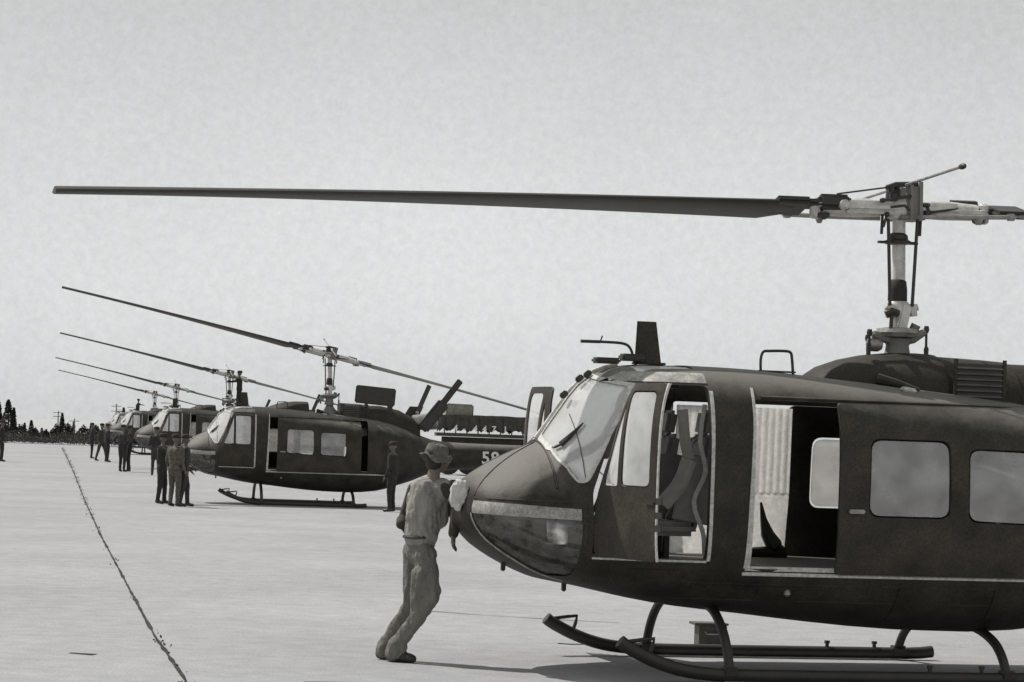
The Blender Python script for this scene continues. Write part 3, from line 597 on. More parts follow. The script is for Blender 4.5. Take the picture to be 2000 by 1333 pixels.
        def pin(bm): tube(bm, [(X(.55), le*.08, .01), (X(.78), -.02, -.02)], .02, 6); lathe(bm, [(.03, -.075), (.045, -.06), (.045, .06), (.03, .075)], (X(.55), le*.08, .01), 12, 'y'); lathe(bm, [(.03, -.09), (.05, -.07), (.05, .07), (.03, .09)], (X(.78), -.02, -.02), 12)
        piece('blade_pin', pin, M['trim'], b)
        def grip(bm):
            tube(bm, [(X(.18), 0, 0), (X(.4), 0, 0), (X(.72), 0, -.01)], [.075, .085, .07], 14); box(bm, (X(.62), 0, -.0), (.34, .20, .05), pm, .02)
        piece('blade_grip', grip, M['light'])
        def brace(bm): tube(bm, [(X(.12), le*-.14, -.075), (X(.5), le*-.2, -.07), (X(.95), le*-.26, -.06)], .02, 8); tube(bm, [(X(.66), le*-.2, -.07), (X(.66), le*-.2, -.13)], [.05, .02], 8); box(bm, (X(.94), le*-.25, -.06), (.08, .08, .06), None, .015)
        piece('drag_brace', brace, M['steel'])
        def cap(bm): lathe(bm, [(.02, -.12), (.055, -.10), (.06, -.075), (.05, -.06)], (X(.72), -.06, -.0), 12)
        piece('grip_cap', cap, M['dark'])
    return root

def kids(o, name): return [c for c in o.children if c.name.split('.')[0] == name]
def tilt(o, deg, bardeg=0):
    for c in o.children:
        if c.get('teeter') == 1: c.rotation_euler = (0, R(deg), 0)
        if c.get('teeter') == 2: c.rotation_euler = (R(bardeg), 0, 0)
YAW = R(13.5)
GRP = 'utility helicopters parked in a row'
def gz(y): return -.13*math.exp(-((y-66)/20)**2)

h1 = make_heli()
h2 = copy_tree(h1)
h1.location = (3.30, 22.3, 0); h1.rotation_euler = (0, 0, YAW)
tag(h1, 'nearest helicopter, cropped by the right edge, with open cockpit and cargo doors', 'helicopter', GRP)
tilt(h1, -1.15)
for d in kids(h1, 'pilot_door'): d.rotation_euler = (0, 0, R(-68 if d['hinge'] < 0 else 86)); d.scale = (1, .5 if d['hinge'] < 0 else .35, 1); d.location.x += .0 if d['hinge'] < 0 else .12
for d in kids(h1, 'cargo_door'):
    if d['side'] > 0: d.location = (.42, 0, 0)
# parked row
for c in kids(h2, 'cargo_door'): c.location = (-.5 if c['side'] < 0 else -.77, 0, 0)
for nm in ('ribbed_curtain', 'plain_curtain', 'hanging_jacket', 'shoulder_strap', 'kit_bag'):
    for c in kids(h2, nm): bpy.data.objects.remove(c)
for c in kids(h2, 'transmission_fairing'): c.location = (-.86, 0, -.02)
tilt(h2, 12.6, 14)
spots = [(-4.93, 68.3, 11), (-12.0, 108, 12), (-19.95, 151.5, 12), (-26.6, 190, 12)]
labs = ['second helicopter in the row, boxy panel raised above its roof, 58 on its tail',
        'third helicopter in the row, with a man standing on its roof', 'fourth helicopter in the row, mostly hidden behind the third',
        'farthest helicopter of the row, small beside the tree line']
rows = [h2]
for i in range(3): rows.append(copy_tree(h2))
for h, (x, y, yw), lb in zip(rows, spots, labs):
    h.location = (x, y, gz(y)); h.rotation_euler = (0, 0, R(yw)); tag(h, lb, 'helicopter', GRP)
# second helicopter only: raised work panel, propped cowling, tail number
bm = bmesh.new(); box(bm, (1.22, -.3, 2.98), (1.08, .10, .48), Matrix.Rotation(R(4), 3, 'Y'), .03); pn = finish('raised_panel', bm, M['dark'], h2)
bm = bmesh.new(); box(bm, (.98, -.3, 2.70), (.08, .06, .3)); box(bm, (1.62, -.3, 2.68), (.14, .06, .3)); box(bm, (1.3, -.3, 2.60), (.7, .05, .04)); finish('panel_stay', bm, M['dark'], pn)
bm = bmesh.new(); box(bm, (2.80, -.3, 2.50), (.95, .25, .32), Matrix.Rotation(R(-52), 3, 'Y'), .05); box(bm, (3.2, -.3, 3.05), (1.05, .08, .17), Matrix.Rotation(R(-54), 3, 'Y'), .02); finish('propped_cowling', bm, M['dark'], h2)
def text(name, s, size, m, parent, loc, rot, ext=.006, sx=1):
    cu = bpy.data.curves.new(name, 'FONT'); cu.body = s; cu.size = size; cu.extrude = ext; cu.space_character = 1.1; cu.offset = size*.02
    t = bpy.data.objects.new('t', cu); C.objects.link(t); bpy.context.view_layer.update(); dg = bpy.context.evaluated_depsgraph_get()
    me = bpy.data.meshes.new_from_object(t.evaluated_get(dg)); bpy.data.objects.remove(t); me.materials.clear()
    o = link(name, me, m, parent, False); o.location = loc; o.rotation_euler = rot; o.scale = (sx, 1, 1); return o
text('tail_number', '58', .46, M['letter'], h2, (4.14, -.37, 1.27), (R(90), 0, 0))

# ---------------------------------------------------------------- ground
def sheet(name, xs, ys, m, dz=0, kind='structure', fz=gz):
    bm = bmesh.new(); g = [[bm.verts.new((x, y, fz(y)+dz)) for x in xs] for y in ys]
    for a, b in zip(g, g[1:]):
        for i in range(len(xs)-1): bm.faces.new((a[i], a[i+1], b[i+1], b[i]))
    o = finish(name, bm, m, None, True, 60); o['kind'] = kind; return o
sheet('apron', [-2500, -300, -80, 0, 80, 300, 2500], [-60, 0, 10, 20, 30, 35, 40, 45, 50, 55, 60, 65, 70, 75, 80, 85, 90, 100, 110, 130, 160, 200, 400, 1000, 5000], M['concrete'])
sheet('field', [-2400, -300, -10], [192, 300, 800, 4800], M['field'], .03)
# weedy joint
def strip(name, pts, w, m, jit, label, step=.25):
    bm = bmesh.new(); P = []
    for (x0, y0), (x1, y1) in zip(pts, pts[1:]):
        n = max(2, int(abs(y1-y0+x1-x0)/step)); P += [(x0+(x1-x0)*i/n, y0+(y1-y0)*i/n) for i in range(n)]
    P.append(pts[-1]); pr = None
    for i, (x, y) in enumerate(P):
        a = P[max(0, i-1)]; b = P[min(len(P)-1, i+1)]; d = Vector((b[0]-a[0], b[1]-a[1])).normalized(); nrm = Vector((-d.y, d.x))
        ww = w*(.45+1.1*abs(noise.noise((x*1.7, y*1.7, 0)))*2); o = noise.noise((x*.9, y*.9, 3))*jit
        c = Vector((x, y))+nrm*o; q = [bm.verts.new((*(c+nrm*ww), gz(y)+.004)), bm.verts.new((*(c-nrm*ww), gz(y)+.004))]
        if pr: bm.faces.new((pr[0], pr[1], q[1], q[0]))
        pr = q
    o = finish(name, bm, m, None, False); o['kind'] = 'structure'; return P
JP = strip('pavement_joint', [(-29.63, 168.99), (-19.97, 115.78), (-14.52, 85.68), (-11.36, 68.28), (-9.24, 56.51), (-7.08, 44.43), (-5.6, 36.37), (-4.06, 28.02), (-3.19, 23.33), (-2.47, 19.73), (-2.27, 18.66)][::-1], .017, M['slabjoint'], .004, '')
strip('pavement_crack', [(-.9, 27.9), (-.2, 27.5), (.7, 27.2), (1.2, 27.1)], .02, M['slabjoint'], .05, '', .1)
strip('pavement_crack', [(.5, 24.1), (.62, 24.05), (.75, 24.1)], .05, M['slabjoint'], .02, '', .05)
strip('pavement_crack', [(-3.62, 21.35), (-3.5, 21.3), (-3.4, 21.27)], .05, M['slabjoint'], .02, '', .05)
def leafcard(bm, p, s, up=.5):
    a = Vector((random.uniform(-1, 1), random.uniform(-1, 1), random.uniform(-up, up+.3))).normalized(); b = a.cross(Vector((random.uniform(-1, 1), random.uniform(-1, 1), random.uniform(-1, 1)))).normalized()
    p = Vector(p); v = [bm.verts.new(p+a*s), bm.verts.new(p+b*s*.5), bm.verts.new(p-a*s*.6), bm.verts.new(p-b*s*.5)]; bm.faces.new(v)
bm = bmesh.new()
for (x, y) in JP:
    k = max(0, noise.noise((x*.55, y*.55, 9))+.12); far = y/20
    for i in range(int(k*(7 if y < 45 else 9))+(random.random() < .1)):
        r = .006+.022*k; leafcard(bm, (x+random.gauss(0, r), y+random.gauss(0, .12*far**.5), gz(y)+random.uniform(.0, .03+.07*k)), random.uniform(.01, .024)*far**.2, .9)
tag(finish('joint_weeds', bm, M['weed'], None, False), 'ragged weeds growing along the long joint in the concrete', 'weeds', None, 'stuff')
# ammunition-style box beyond the skid
b0 = empty('metal_box', (1.93, 24.3, 0), R(10), 'small olive box with overhanging lid on the concrete behind the far skid', 'box')
bm = bmesh.new(); box(bm, (.02, 0, .105), (.27, .2, .21), bev=.006); bx = finish('box_body', bm, M['box'], b0)
bm = bmesh.new(); box(bm, (0, 0, .222), (.33, .24, .022), bev=.004); finish('lid', bm, M['box'], b0)
bm = bmesh.new(); tube(bm, [(-.06, -.105, .15), (-.05, -.13, .13), (.06, -.13, .13), (.07, -.105, .15)], .007, 6); finish('handle', bm, M['steel'], b0)

# ---------------------------------------------------------------- people
def person(name, pieces, voxel, mats, loc, rz, label, group=None, fold=.006, sm=3):
    """pieces: (a, ra, b, rb, material index); merged into one continuous skin"""
    bm = bmesh.new()
    for a, ra, b, rb, mi in pieces:
        a, b = Vector(a), Vector(b); d = (b-a); ln = d.length
        if ln < 1e-4: d = Vector((0, 0, 1)); ln = 1e-4
        q = d.to_track_quat('Z', 'Y'); prof = []
        for i in range(5): t = pi/2*i/4; prof.append((max(ra*sin(t), .0015), -ra*cos(t)))
        for i in range(5): t = pi/2*i/4; prof.append((max(rb*cos(t), .0015), ln+rb*sin(t)))
        n0 = len(bm.verts); lathe(bm, prof, (0, 0, 0), 14); bm.verts.ensure_lookup_table()
        mt = Matrix.Translation(a) @ q.to_matrix().to_4x4(); bmesh.ops.transform(bm, matrix=mt, verts=bm.verts[n0:])
    me = bpy.data.meshes.new('p'); bm.to_mesh(me); bm.free(); o = bpy.data.objects.new('p', me); C.objects.link(o)
    md = o.modifiers.new('r', 'REMESH'); md.mode = 'VOXEL'; md.voxel_size = voxel
    ms = o.modifiers.new('s', 'SMOOTH'); ms.iterations = sm; ms.factor = .5
    bpy.context.view_layer.update(); dg = bpy.context.evaluated_depsgraph_get(); r = bpy.data.meshes.new_from_object(o.evaluated_get(dg)); bpy.data.objects.remove(o)
    r.materials.clear()
    for m in mats: r.materials.append(m)
    P = [(Vector(a), ra, Vector(b), rb, mi) for a, ra, b, rb, mi in pieces]
    def near(c):
        best = 9; bi = 0
        for a, ra, b, rb, mi in P:
            d = b-a; t = max(0, min(1, (c-a).dot(d)/max(d.length_squared, 1e-9))); v = (c-a-d*t).length-(ra+(rb-ra)*t)
            if v < best: best = v; bi = mi
        return bi
    vm = [0]*len(r.vertices)
    for p in r.polygons:
        p.material_index = near(p.center)
        for v in p.vertices: vm[v] = max(vm[v], p.material_index if p.material_index in (0, 1) else -9) if vm[v] != -9 else -9
        if p.material_index > 1:
            for v in p.vertices: vm[v] = -9
    if fold:
        nr = [v.normal.copy() for v in r.vertices]
        for v, n in zip(r.vertices, nr):
            if vm[v.index] >= 0:
                c = v.co; f = .7*noise.noise((c.x*14, c.y*14, c.z*5))+1.1*(.22-abs(noise.noise((c.x*15+c.z*5+5, c.y*15, c.z*5-c.x*6))))+.35*noise.noise((c.x*40, c.y*40, c.z*16)); v.co += n*fold*f*1.7
    r.name = name; r.polygons.foreach_set('use_smooth', [True]*len(r.polygons)); r.update()
    o = bpy.data.objects.new(name, r); C.objects.link(o); o.location = loc; o.rotation_euler = (0, 0, rz); tag(o, label, 'person', group); return o

# leaning mechanic: local x = image right, y = away, z up; facing right and away
def Q(px, py, y=0): z = (1290-py)/230; return ((px-781)/230-.035*z, y, z)
sh, pa, sk, bt = 0, 1, 2, 3
pc = []
def seg(a, ra, b, rb, m): pc.append((a, ra, b, rb, m))
hipR = Q(828, 1082, -.05); hipL = Q(806, 1078, .12)
knR = Q(840, 1162, -.11); anR = Q(772, 1262, -.02); knL = Q(800, 1180, .12); anL = Q(750, 1262, .16)
seg(hipR, .105, knR, .075, pa); seg(knR, .072, anR, .062, pa); seg(hipL, .10, knL, .07, pa); seg(knL, .068, anL, .058, pa)
seg(Q(836, 1150, -.11), .08, Q(849, 1149, -.11), .05, pa)
seg(hipR, .11, hipL, .105, pa); seg(Q(818, 1070, .03), .12, Q(818, 1050, .03), .115, pa)
seg(Q(774, 1255, -.02), .07, Q(768, 1274, -.015), .078, pa); seg(Q(782, 1262, -.03), .06, Q(774, 1273, -.03), .07, pa); seg(Q(752, 1255, .16), .064, Q(745, 1273, .16), .07, pa)
seg(Q(822, 1120, -.09), .09, Q(815, 1200, -.06), .07, pa); seg(Q(812, 970, .06), .085, Q(804, 1046, .02), .075, sh)
# torso
wa = Q(820, 1046, .03); seg(wa, .14, Q(832, 985, .05), .165, sh)
for q, w in ((-1, .0), (1, .0)):
    seg(Q(832+q*13, 1005, .05+q*.03), .13, Q(842+q*16, 960, .06+q*.03), .125, sh)
seg(Q(812, 950, .12), .062, Q(872, 948, -.02), .062, sh); seg(Q(820, 958, .1), .08, Q(864, 956, 0), .08, sh)
seg(Q(808, 1048, .06), .085, Q(834, 1046, -.02), .085, sh)
# neck, head
seg(Q(842, 940, .05), .062, Q(846, 915, .05), .05, sk)
hd = Vector(Q(850, 897, .06)); seg(hd+Vector((0, 0, .03)), .092, hd+Vector((.025, .02, -.0)), .088, sk); seg(hd+Vector((.03, .05, -.06)), .048, hd+Vector((.02, .03, -.04)), .06, sk)
seg(hd+Vector((.075, .085, -.005)), .012, hd+Vector((.088, .10, -.02)), .014, sk); seg(hd+Vector((-.0, -.09, -.01)), .018, hd+Vector((.0, -.094, .02)), .016, sk)
seg(hd+Vector((-.02, -.035, -.01)), .072, hd+Vector((-.02, -.02, .05)), .082, 4); seg(hd+Vector((-.045, -.01, -.035)), .05, hd+Vector((-.03, -.02, .03)), .075, 4)
# left arm (image left): elbow hangs behind, hand on hip
eL = Q(786, 1012, .2); seg(Q(806, 955, .15), .062, eL, .052, 5); seg(eL, .05, Q(780, 1024, .1), .045, 5); wL = Q(806, 1046, .02)
seg(Q(781, 1018, .18), .05, Q(800, 1044, .04), .04, 5)
# right arm: upper arm out to the nose, forearm hanging
eR = Q(893, 972, -.12); seg(Q(870, 952, -.03), .066, eR, .052, 5); wR = Q(884, 1036, -.16); seg(eR, .052, wR, .046, 5)
def hand(w, d, side, curl, m):
    w = Vector(w); d = Vector(d).normalized(); s = Vector(side).normalized(); n = d.cross(s).normalized()
    for k in (-1, 0, 1): seg(w+s*.016*k, .016, w+d*.08+s*.024*k, .014, m)
    for k, ln in ((-1.5, .062), (-.5, .075), (.5, .07), (1.5, .055)):
        b = w+d*.085+s*.02*k; c1 = b+(d*cos(.5*curl)+n*sin(.5*curl))*ln*.5; c2 = c1+(d*cos(1.3*curl)+n*sin(1.3*curl))*ln*.5
        seg(b, .0095, c1, .009, m); seg(c1, .009, c2, .0075, m)
    b = w+d*.03-s*.03; c1 = b+(d*.7-s*.6+n*.3)*.045; seg(b, .013, c1, .011, m); seg(c1, .011, c1+(d*.9+n*.2)*.035, .009, m)
hand(wR, (0.0, .05, -1), (.3, 1, 0), .5, sk)
hand(Q(803, 1042, .04), (.5, -.5, -.5), (.4, .2, .9), .6, sk)
# boots
def boot(an, toe):
    an, toe = Vector(an), Vector(toe); heel = an+(an-toe).normalized()*.03
    seg(Vector((an.x, an.y, an.z-.025)), .048, Vector((heel.x+.02, heel.y, .05)), .046, bt); seg(Vector((heel.x+.01, heel.y, .045)), .045, Vector((toe.x, toe.y, .036)), .036, bt); seg(Vector((heel.x+.08, heel.y, .055)), .042, Vector((toe.x-.02, toe.y, .04)), .042, bt)
boot((-.08, -.02, .10), (.10, -.10, .035)); boot((-.17, .16, .10), (-.07, .12, .035))
man = person('person', pc, .0085, [M['shirt'], M['pants'], M['skin'], M['boot'], M['hair'], M['fat_b']], (-.87, 21.62, 0), 0, 'man in a floppy hat and light shirt leaning on the nose of the nearest helicopter', None, .009, 4)
bm = bmesh.new(); sg = 28
prof = [(.001, .098), (.05, .095), (.080, .082), (.094, .055), (.101, .02), (.104, -.005), (.122, -.018), (.138, -.028), (.140, -.033), (.122, -.026), (.104, -.012)]
rs = []
for j, (r, h) in enumerate(prof):
    rs.append([bm.verts.new((r*cos(2*pi*k/sg)*(1+.04*sin(3*2*pi*k/sg)), r*sin(2*pi*k/sg), h+(.028*sin(2*2*pi*k/sg+.6)+.012*sin(5*2*pi*k/sg) if r > .11 else 0)+.006*sin(k*1.9)*(h > .03))) for k in range(sg)])
for a, b in zip(rs, rs[1:]):
    for k in range(sg): bm.faces.new((a[k], a[(k+1) % sg], b[(k+1) % sg], b[k]))
bm.faces.new(rs[0]); ht = finish('hat', bm, M['hat'], man); ht.location = hd+Vector((-.005, 0, .045)); ht.rotation_euler = (0, R(10), 0)
bm = bmesh.new(); 
pts = [(Vector(Q(818, 1047, .03))+Vector((.138*cos(a), .135*sin(a), 0))) for a in [2*pi*i/24 for i in range(25)]]
tube(bm, pts, .014, 6, 0, 1); finish('belt', bm, M['dark'], man)
# crumpled rag over the nose
bm = bmesh.new(); bmesh.ops.create_icosphere(bm, subdivisions=4, radius=1)
for v in bm.verts:
    c = v.co.copy(); f = 1+.3*noise.noise(c*1.3)-.42*abs(noise.noise(Vector((c.x*2.6, c.y*2.6, c.z*1.1))+Vector((9, 2, 1))))+.05*noise.noise(c*6)
    v.co = Vector((c.x*.085*f*(1.1-.25*c.z if c.z < 0 else 1), c.y*.07*f, c.z*.115*f - (.035 if c.z < 0 and c.x < 0 else 0)))
rg = finish('rag', bm, M['rag'], None, True, 60); rg.location = (-.405, 21.15, 1.455)
tag(rg, 'crumpled white rag hanging at the tip of the nearest helicopter nose', 'rag')

def figure(kind, seed, voxel=.03, hgt=1.78):
    rnd = random.Random(seed); p = []; k = hgt/1.78; j = lambda v: tuple(q*k for q in v); st = {'stand': .0, 'stride': .22, 'apart': .12}.get(kind, .05); ln = .0
    def s(a, ra, b, rb, m): p.append((j(a), ra*k, j(b), rb*k, m))
    for q in (-1, 1):
        fx = st*q; s((0, .09*q, .93), .10, (fx*.6+.03, .10*q, .50), .072, 1); s((fx*.6+.03, .10*q, .50), .068, (fx, .11*q, .12), .055, 1)
        s((fx-.02, .11*q, .06), .05, (fx+.15, .12*q, .035), .038, 3)
        if kind == 'reach': e = (.22, .22*q, 1.32); w = (.45, .14*q, 1.30)
        elif kind == 'crossed': e = (.06, .25*q, 1.14); w = (.22, .04*q, 1.22)
        elif kind == 'hips': e = (-.08, .36*q, 1.2); w = (.05, .2*q, 1.02)
        else: e = (-.02, .24*q, 1.13); w = (.10+.1*q*(st > .1), .23*q, .90)
        s((0, .17*q, 1.43), .068, e, .05, 0); s(e, .048, w, .038, 0); d = (Vector(w)-Vector(e)).normalized()*.10
        s(w, .034, tuple(Vector(w)+d*.8), .032, 2); s(tuple(Vector(w)+d*.8), .022, tuple(Vector(w)+d*1.7), .014, 2)
    s((0, 0, .95), .13, (0, 0, 1.12), .125, 1); s((0, -.05, 1.1), .12, (0, -.06, 1.36), .125, 0); s((0, .05, 1.1), .12, (0, .06, 1.36), .125, 0)
    s((0, 0, 1.45), .06, (.01, 0, 1.56), .05, 2); s((.0, 0, 1.68), .092, (.03, 0, 1.645), .08, 2); s((.11, 0, 1.65), .014, (.115, 0, 1.64), .014, 2)
    return [(a, ra, b, rb, m) for a, ra, b, rb, m in p]
cbm = bmesh.new(); lathe(cbm, [(.105, -.01), (.108, .02), (.10, .07), (.07, .09), (.01, .095)], (0, 0, 0), 16); box(cbm, (.12, 0, -.005), (.12, .13, .012), None, .004)
cme = bpy.data.meshes.new('cap'); cbm.to_mesh(cme); cbm.free(); cme.materials.append(M['fat_a']); 
for pp in cme.polygons: pp.use_smooth = True
def crew(x, y, z, rz, kind, seed, mats, label, cap=True, hgt=1.78, group='ground crew gathered by the parked helicopters'):
    o = person('person', figure(kind, seed, hgt=hgt), .022 if y < 90 else .03, [M[mats[0]], M[mats[1]], M['skin2'], M['boot']], (x, y, z), rz, label, group, .006, 2)
    if cap:
        c = bpy.data.objects.new('cap', cme); C.objects.link(c); c.parent = o; c.location = (.0, 0, 1.71*hgt/1.78)
    return o
def gp(px, py):      # ground point below a pixel of the photograph
    ax = (px-1000)/FPX; ay = (849-py)/FPX; dx = ax*cos(TH)-ay*sin(TH); dz = ax*sin(TH)+ay*cos(TH)
    t = -CAMH/dz; t = -(CAMH-gz(t))/dz; return dx*t, t
G = lambda px, py: (*gp(px, py), gz(gp(px, py)[1]))
crew(*G(314, 984), R(-10), 'reach', 1, ('fat_a', 'fat_a'), 'soldier in dark fatigues, leftmost of the trio at the second helicopter nose')
crew(*G(339, 989), R(60), 'stand', 2, ('fat_c', 'fat_c'), 'soldier in pale mottled fatigues in the middle of the trio at the second helicopter nose')
crew(*G(358, 989), R(20), 'apart', 3, ('fat_b', 'fat_b'), 'soldier in mid grey fatigues, rightmost of the trio at the second helicopter nose')
crew(*G(303, 930), R(100), 'crossed', 4, ('fat_a', 'fat_b'), 'soldier standing just behind the trio, seen past their left side')
crew(*G(238, 922), R(70), 'hips', 5, ('fat_b', 'fat_a'), 'soldier with hands on hips, left of the pair before the third helicopter', hgt=1.8)
crew(*G(251, 922), R(200), 'crossed', 6, ('fat_a', 'fat_a'), 'soldier with folded arms, right of the pair before the third helicopter')
crew(*G(197, 901), R(-20), 'stride', 7, ('fat_b', 'fat_b'), 'soldier walking with legs apart left of the helicopter row')
crew(*G(208, 903), R(30), 'stand', 8, ('fat_a', 'fat_a'), 'soldier in dark clothes directly right of the walking soldier')
crew(*G(178, 896), R(10), 'stand', 9, ('fat_a', 'fat_a'), 'solitary thin figure nearest the tree line at the left of the crew')
crew(*G(2, 902), R(0), 'stand', 10, ('fat_a', 'fat_a'), 'dark figure cut off by the left edge of the picture')
crew(*G(764, 1000), R(160), 'stand', 11, ('fat_a', 'fat_a'), 'soldier in dark fatigues standing against the flank of the second helicopter')
crew(-12.0+.44, 108, 2.5, R(180), 'reach', 12, ('fat_a', 'fat_a'), 'mechanic standing on the roof of the third helicopter working at its rotor', hgt=1.72)
crew(-26.6-1.2, 190, 2.0, R(0), 'reach', 13, ('fat_a', 'fat_a'), 'mechanic leaning on the roof of the farthest helicopter', hgt=1.6)

# ---------------------------------------------------------------- covered trailer behind the second helicopter
TY = 118.0; s_ = FPX/TY
tx = lambda px: (px-1000)/s_
tz = lambda px, py: CAMH+((849+.035*(px-1000))-py)/s_
tr = empty('cargo_trailer', (tx(948), TY, 0), R(4), 'long flatbed trailer under a dark draped tarpaulin beyond the second helicopter tail', 'trailer')
x0, x1 = tx(855)-tx(948), tx(1050)-tx(948)
zb = 1.9; zt = tz(950, 813)
bm = bmesh.new(); nx, ny = 60, 6
g = []
for i in range(nx+1):
    x = x0+(x1-x0)*i/nx; row = []
    for jx in range(-ny, ny+1):
        a = jx/ny; y = a*1.15; z = zt+.05*noise.noise((x*1.2, y, 0))-(.04 if abs(a) < 1 else 0)
        row.append((x, y, z))
    low = lambda sgn: (x, sgn*1.25, zb+.08+.16*abs(sin(i*.5))+.14*noise.noise((x*2, sgn, 1)))
    mid = lambda sgn: (x+.1*sin(i*.9), sgn*(1.2+.06*sin(i*1.3)), (zt+zb)/2+.1)
    row = [low(-1), mid(-1)]+row+[mid(1), low(1)]; g.append([bm.verts.new(p) for p in row])
for a, b in zip(g, g[1:]):
    for k in range(len(a)-1): bm.faces.new((a[k], b[k], b[k+1], a[k+1]))
tp = finish('tarpaulin', bm, M['tarp'], tr, True, 50); sm_ = tp.modifiers.new('s', 'SOLIDIFY'); sm_.thickness = .03
bm = bmesh.new(); box(bm, (0, 0, zb-.05), (x1-x0, 2.5, .16)); box(bm, (0, 0, zb-.3), (x1-x0-.6, .9, .3)); finish('trailer_bed', bm, M['tarp'], tr, False)
for k, xx in enumerate((x0+.5, x0+1.5, x1-1.3, x1-.4)):
    for q in (-1, 1):
        bm = bmesh.new(); lathe(bm, [(.2, -.14), (.5, -.12), (.52, 0), (.5, .12), (.2, .14)], (0, 0, 0), 20, 'y'); w = finish('wheel', bm, M['rubber'], tr); w.location = (xx, q*1.05, .53)
for i in range(9):
    bm = bmesh.new(); xx = x0+.25+(x1-x0-.5)*i/8; box(bm, (xx, -1.2, zb+.3), (.06, .06, .7)); finish('stake', bm, M['tarp'], tr, False)
bm = bmesh.new(); lx0, lx1 = tx(868)-tx(948), tx(921)-tx(948)
box(bm, ((lx0+lx1)/2, -.1, (zt+tz(900, 790))/2-.1), (lx1-lx0, 1.8, tz(900, 790)-zt+.2), Matrix.Rotation(R(1), 3, 'Y'), .06)
cr = finish('tarred_crate', bm, M['crate'], None, True, 40); cr.name = 'covered_crate'; cr.location = (tx(948), TY, 0); cr.rotation_euler = (0, 0, R(4)); tag(cr, 'pale covered crate standing on the left end of the trailer load', 'crate')
for px, ch in ((889, '4'), (907, '-'), (927, '4'), (945, '4'), (963, '7'), (985, '1')):
    text('painted_mark', ch, .40, M['letter'], tr, (tx(px)-tx(948)-.15, -1.32, zb+.12), (R(90), 0, 0), .01)

# ---------------------------------------------------------------- distant vegetation, poles
def conifer(px, top, Y, wpx, lab, seed, grp='conifers on the skyline'):
    random.seed(seed); s = FPX/Y; H0 = 849+.035*(px-1000); h = CAMH+(H0-top)/s; x = (px-1000)/s; w = wpx/s/2
    r = empty('conifer_tree', (x, Y, 0), 0, lab, 'tree', grp)
    bm = bmesh.new(); tube(bm, [(0, 0, 0), (.05, 0, h*.5), (0, 0, h*.96)], [.03*h, .02*h, .004*h], 8); finish('trunk', bm, M['bark'], r)
    bm = bmesh.new()
    for i in range(1500):
        t = random.random()**.8; z = h*(.06+.94*t); rad = w*(1-t)**.75*(.75+.45*noise.noise((z*1.3, seed, 0)))+.05; a = random.uniform(0, 2*pi); q = rad*random.uniform(.3, 1.12)**.6*(1+.25*noise.noise((cos(a)*1.5, sin(a)*1.5, z*.9+seed)))
        leafcard(bm, (q*cos(a), q*sin(a), z-q*.15), random.uniform(.05, .11)*h*.4, .35)
    finish('crown', bm, M['leaf'], r, False)
for i, a in enumerate([(15, 781, 205, 46, 'tallest dark conifer at the left edge of the tree line'), (-3, 786, 210, 30, 'tall conifer cut by the left edge of the picture'), (26, 797, 207, 20, 'shorter conifer just right of the tallest one'),
     (61, 821, 210, 18, 'slim pointed conifer in the middle of the tree line'), (48, 826, 215, 12, 'small rounded conifer left of the slim pointed one'), (121, 808, 210, 20, 'sharp conifer beside the lattice pole'),
     (144, 824, 215, 10, 'short conifer right of the sharp one'), (178, 826, 215, 12, 'small conifer behind the solitary figure'), (82, 836, 215, 14, 'lowest bushy conifer in the tree line gap')]):
    conifer(*a, seed=20+i)
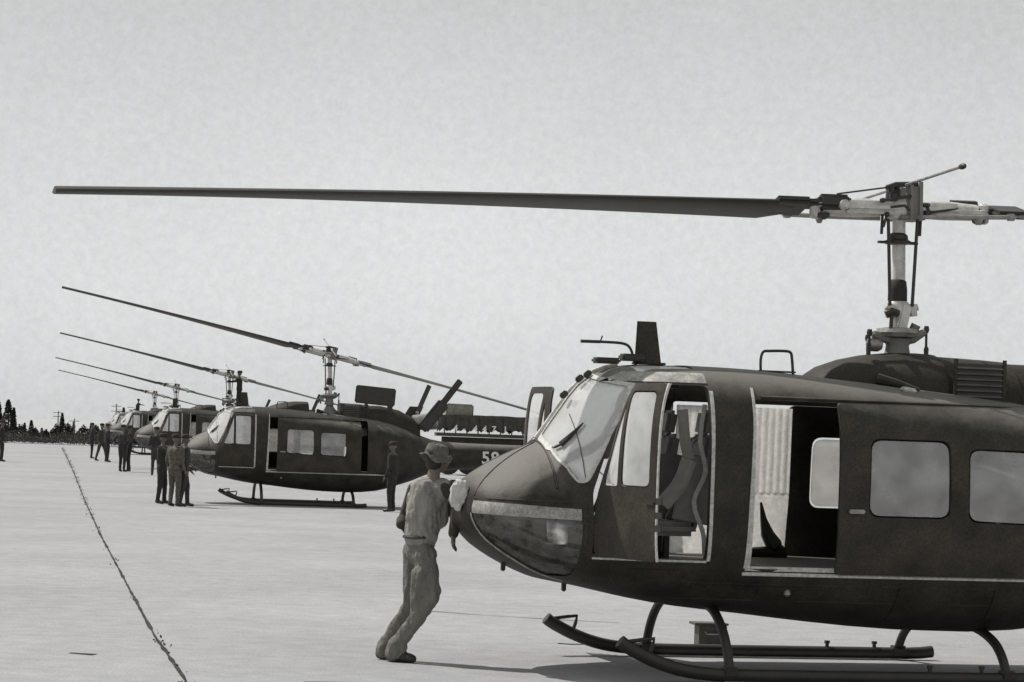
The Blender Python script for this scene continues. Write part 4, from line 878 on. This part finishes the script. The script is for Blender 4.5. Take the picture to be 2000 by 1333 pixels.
def bush(px, top, Y, wpx, lab, seed):
    random.seed(seed); s = FPX/Y; h = CAMH+(849+.035*(px-1000)-top)/s; w = wpx/s/2; r_ = empty('bush', ((px-1000)/s, Y, 0), 0, lab, 'bush', 'bushes along the tree line')
    bm = bmesh.new(); tube(bm, [(0, 0, 0), (.03, 0, h*.6)], [.05, .02], 6); finish('stem', bm, M['bark'], r_)
    bm = bmesh.new()
    for i in range(700):
        a = random.uniform(0, 2*pi); u = random.random()**.5; z = random.random(); q = w*u*(1-.55*z*z)*(1+.4*noise.noise((cos(a)*1.3+seed, sin(a)*1.3, z*2))); leafcard(bm, (q*cos(a), q*sin(a), h*z*(1.05-.35*u+.3*noise.noise((q*cos(a)*1.5, seed, 1)))), random.uniform(.07, .16), .6)
    finish('crown', bm, M['leaf'], r_, False)
for i, a in enumerate([(38, 828, 208, 46, 'wide bush at the foot of the tallest conifer'), (66, 834, 206, 34, 'dark bush under the slim pointed conifer'), (108, 829, 207, 36, 'broad bush left of the sharp conifer'), (133, 826, 209, 34, 'bush right of the sharp conifer'),
     (163, 831, 206, 40, 'ragged bush left of the solitary figure'), (190, 830, 209, 30, 'bush behind the walking soldier'), (90, 839, 203, 26, 'low bush in the tree line gap'), (6, 826, 206, 40, 'bush at the left edge behind the cut off figure')]): bush(*a, seed=50+i)
def pole(px, top, Y, lab, arms):
    s = FPX/Y; h = CAMH+(849+.035*(px-1000)-top)/s; r = empty('utility_pole', ((px-1000)/s, Y, 0), 0, lab, 'pole', 'poles along the tree line')
    bm = bmesh.new(); tube(bm, [(0, 0, 0), (0, 0, h)], [.06, .04], 8); finish('post', bm, M['pole'], r)
    for q in arms:
        bm = bmesh.new(); box(bm, (0, 0, h-q), (.8, .05, .05)); finish('cross_arm', bm, M['pole'], r)
pole(113, 803, 208, 'utility pole with cross arms left of the sharp conifer', (.15, .45)); pole(226, 789, 205, 'bare upright pole behind the far helicopters', (.2, .6)); pole(145, 818, 208, 'short utility pole right of the sharp conifer', (.2,))
random.seed(5)
def scrub(name, y0, y1, xa, xb, h, n, sz, m, lab):
    bm = bmesh.new()
    for i in range(n):
        x = random.uniform(xa, xb); y = random.uniform(y0, y1); hh = h*(.55+.9*abs(noise.noise((x*.22, y*.05, 1)))+.35*noise.noise((x*.9, y*.1, 4))); leafcard(bm, (x, y, random.uniform(0, 1)**.8*max(hh, .1)), random.uniform(.6, 1.3)*sz, .6)
    tag(finish(name, bm, m, None, False), lab, 'scrub', None, 'stuff')
scrub('scrub', 193, 198, -70, -16, .85, 22000, .085, M['leaf2'], 'low ragged scrub along the far edge of the concrete')
scrub('hedge', 201, 212, -78, -16, 1.25, 26000, .10, M['leaf'], 'dark hedge behind the low scrub')
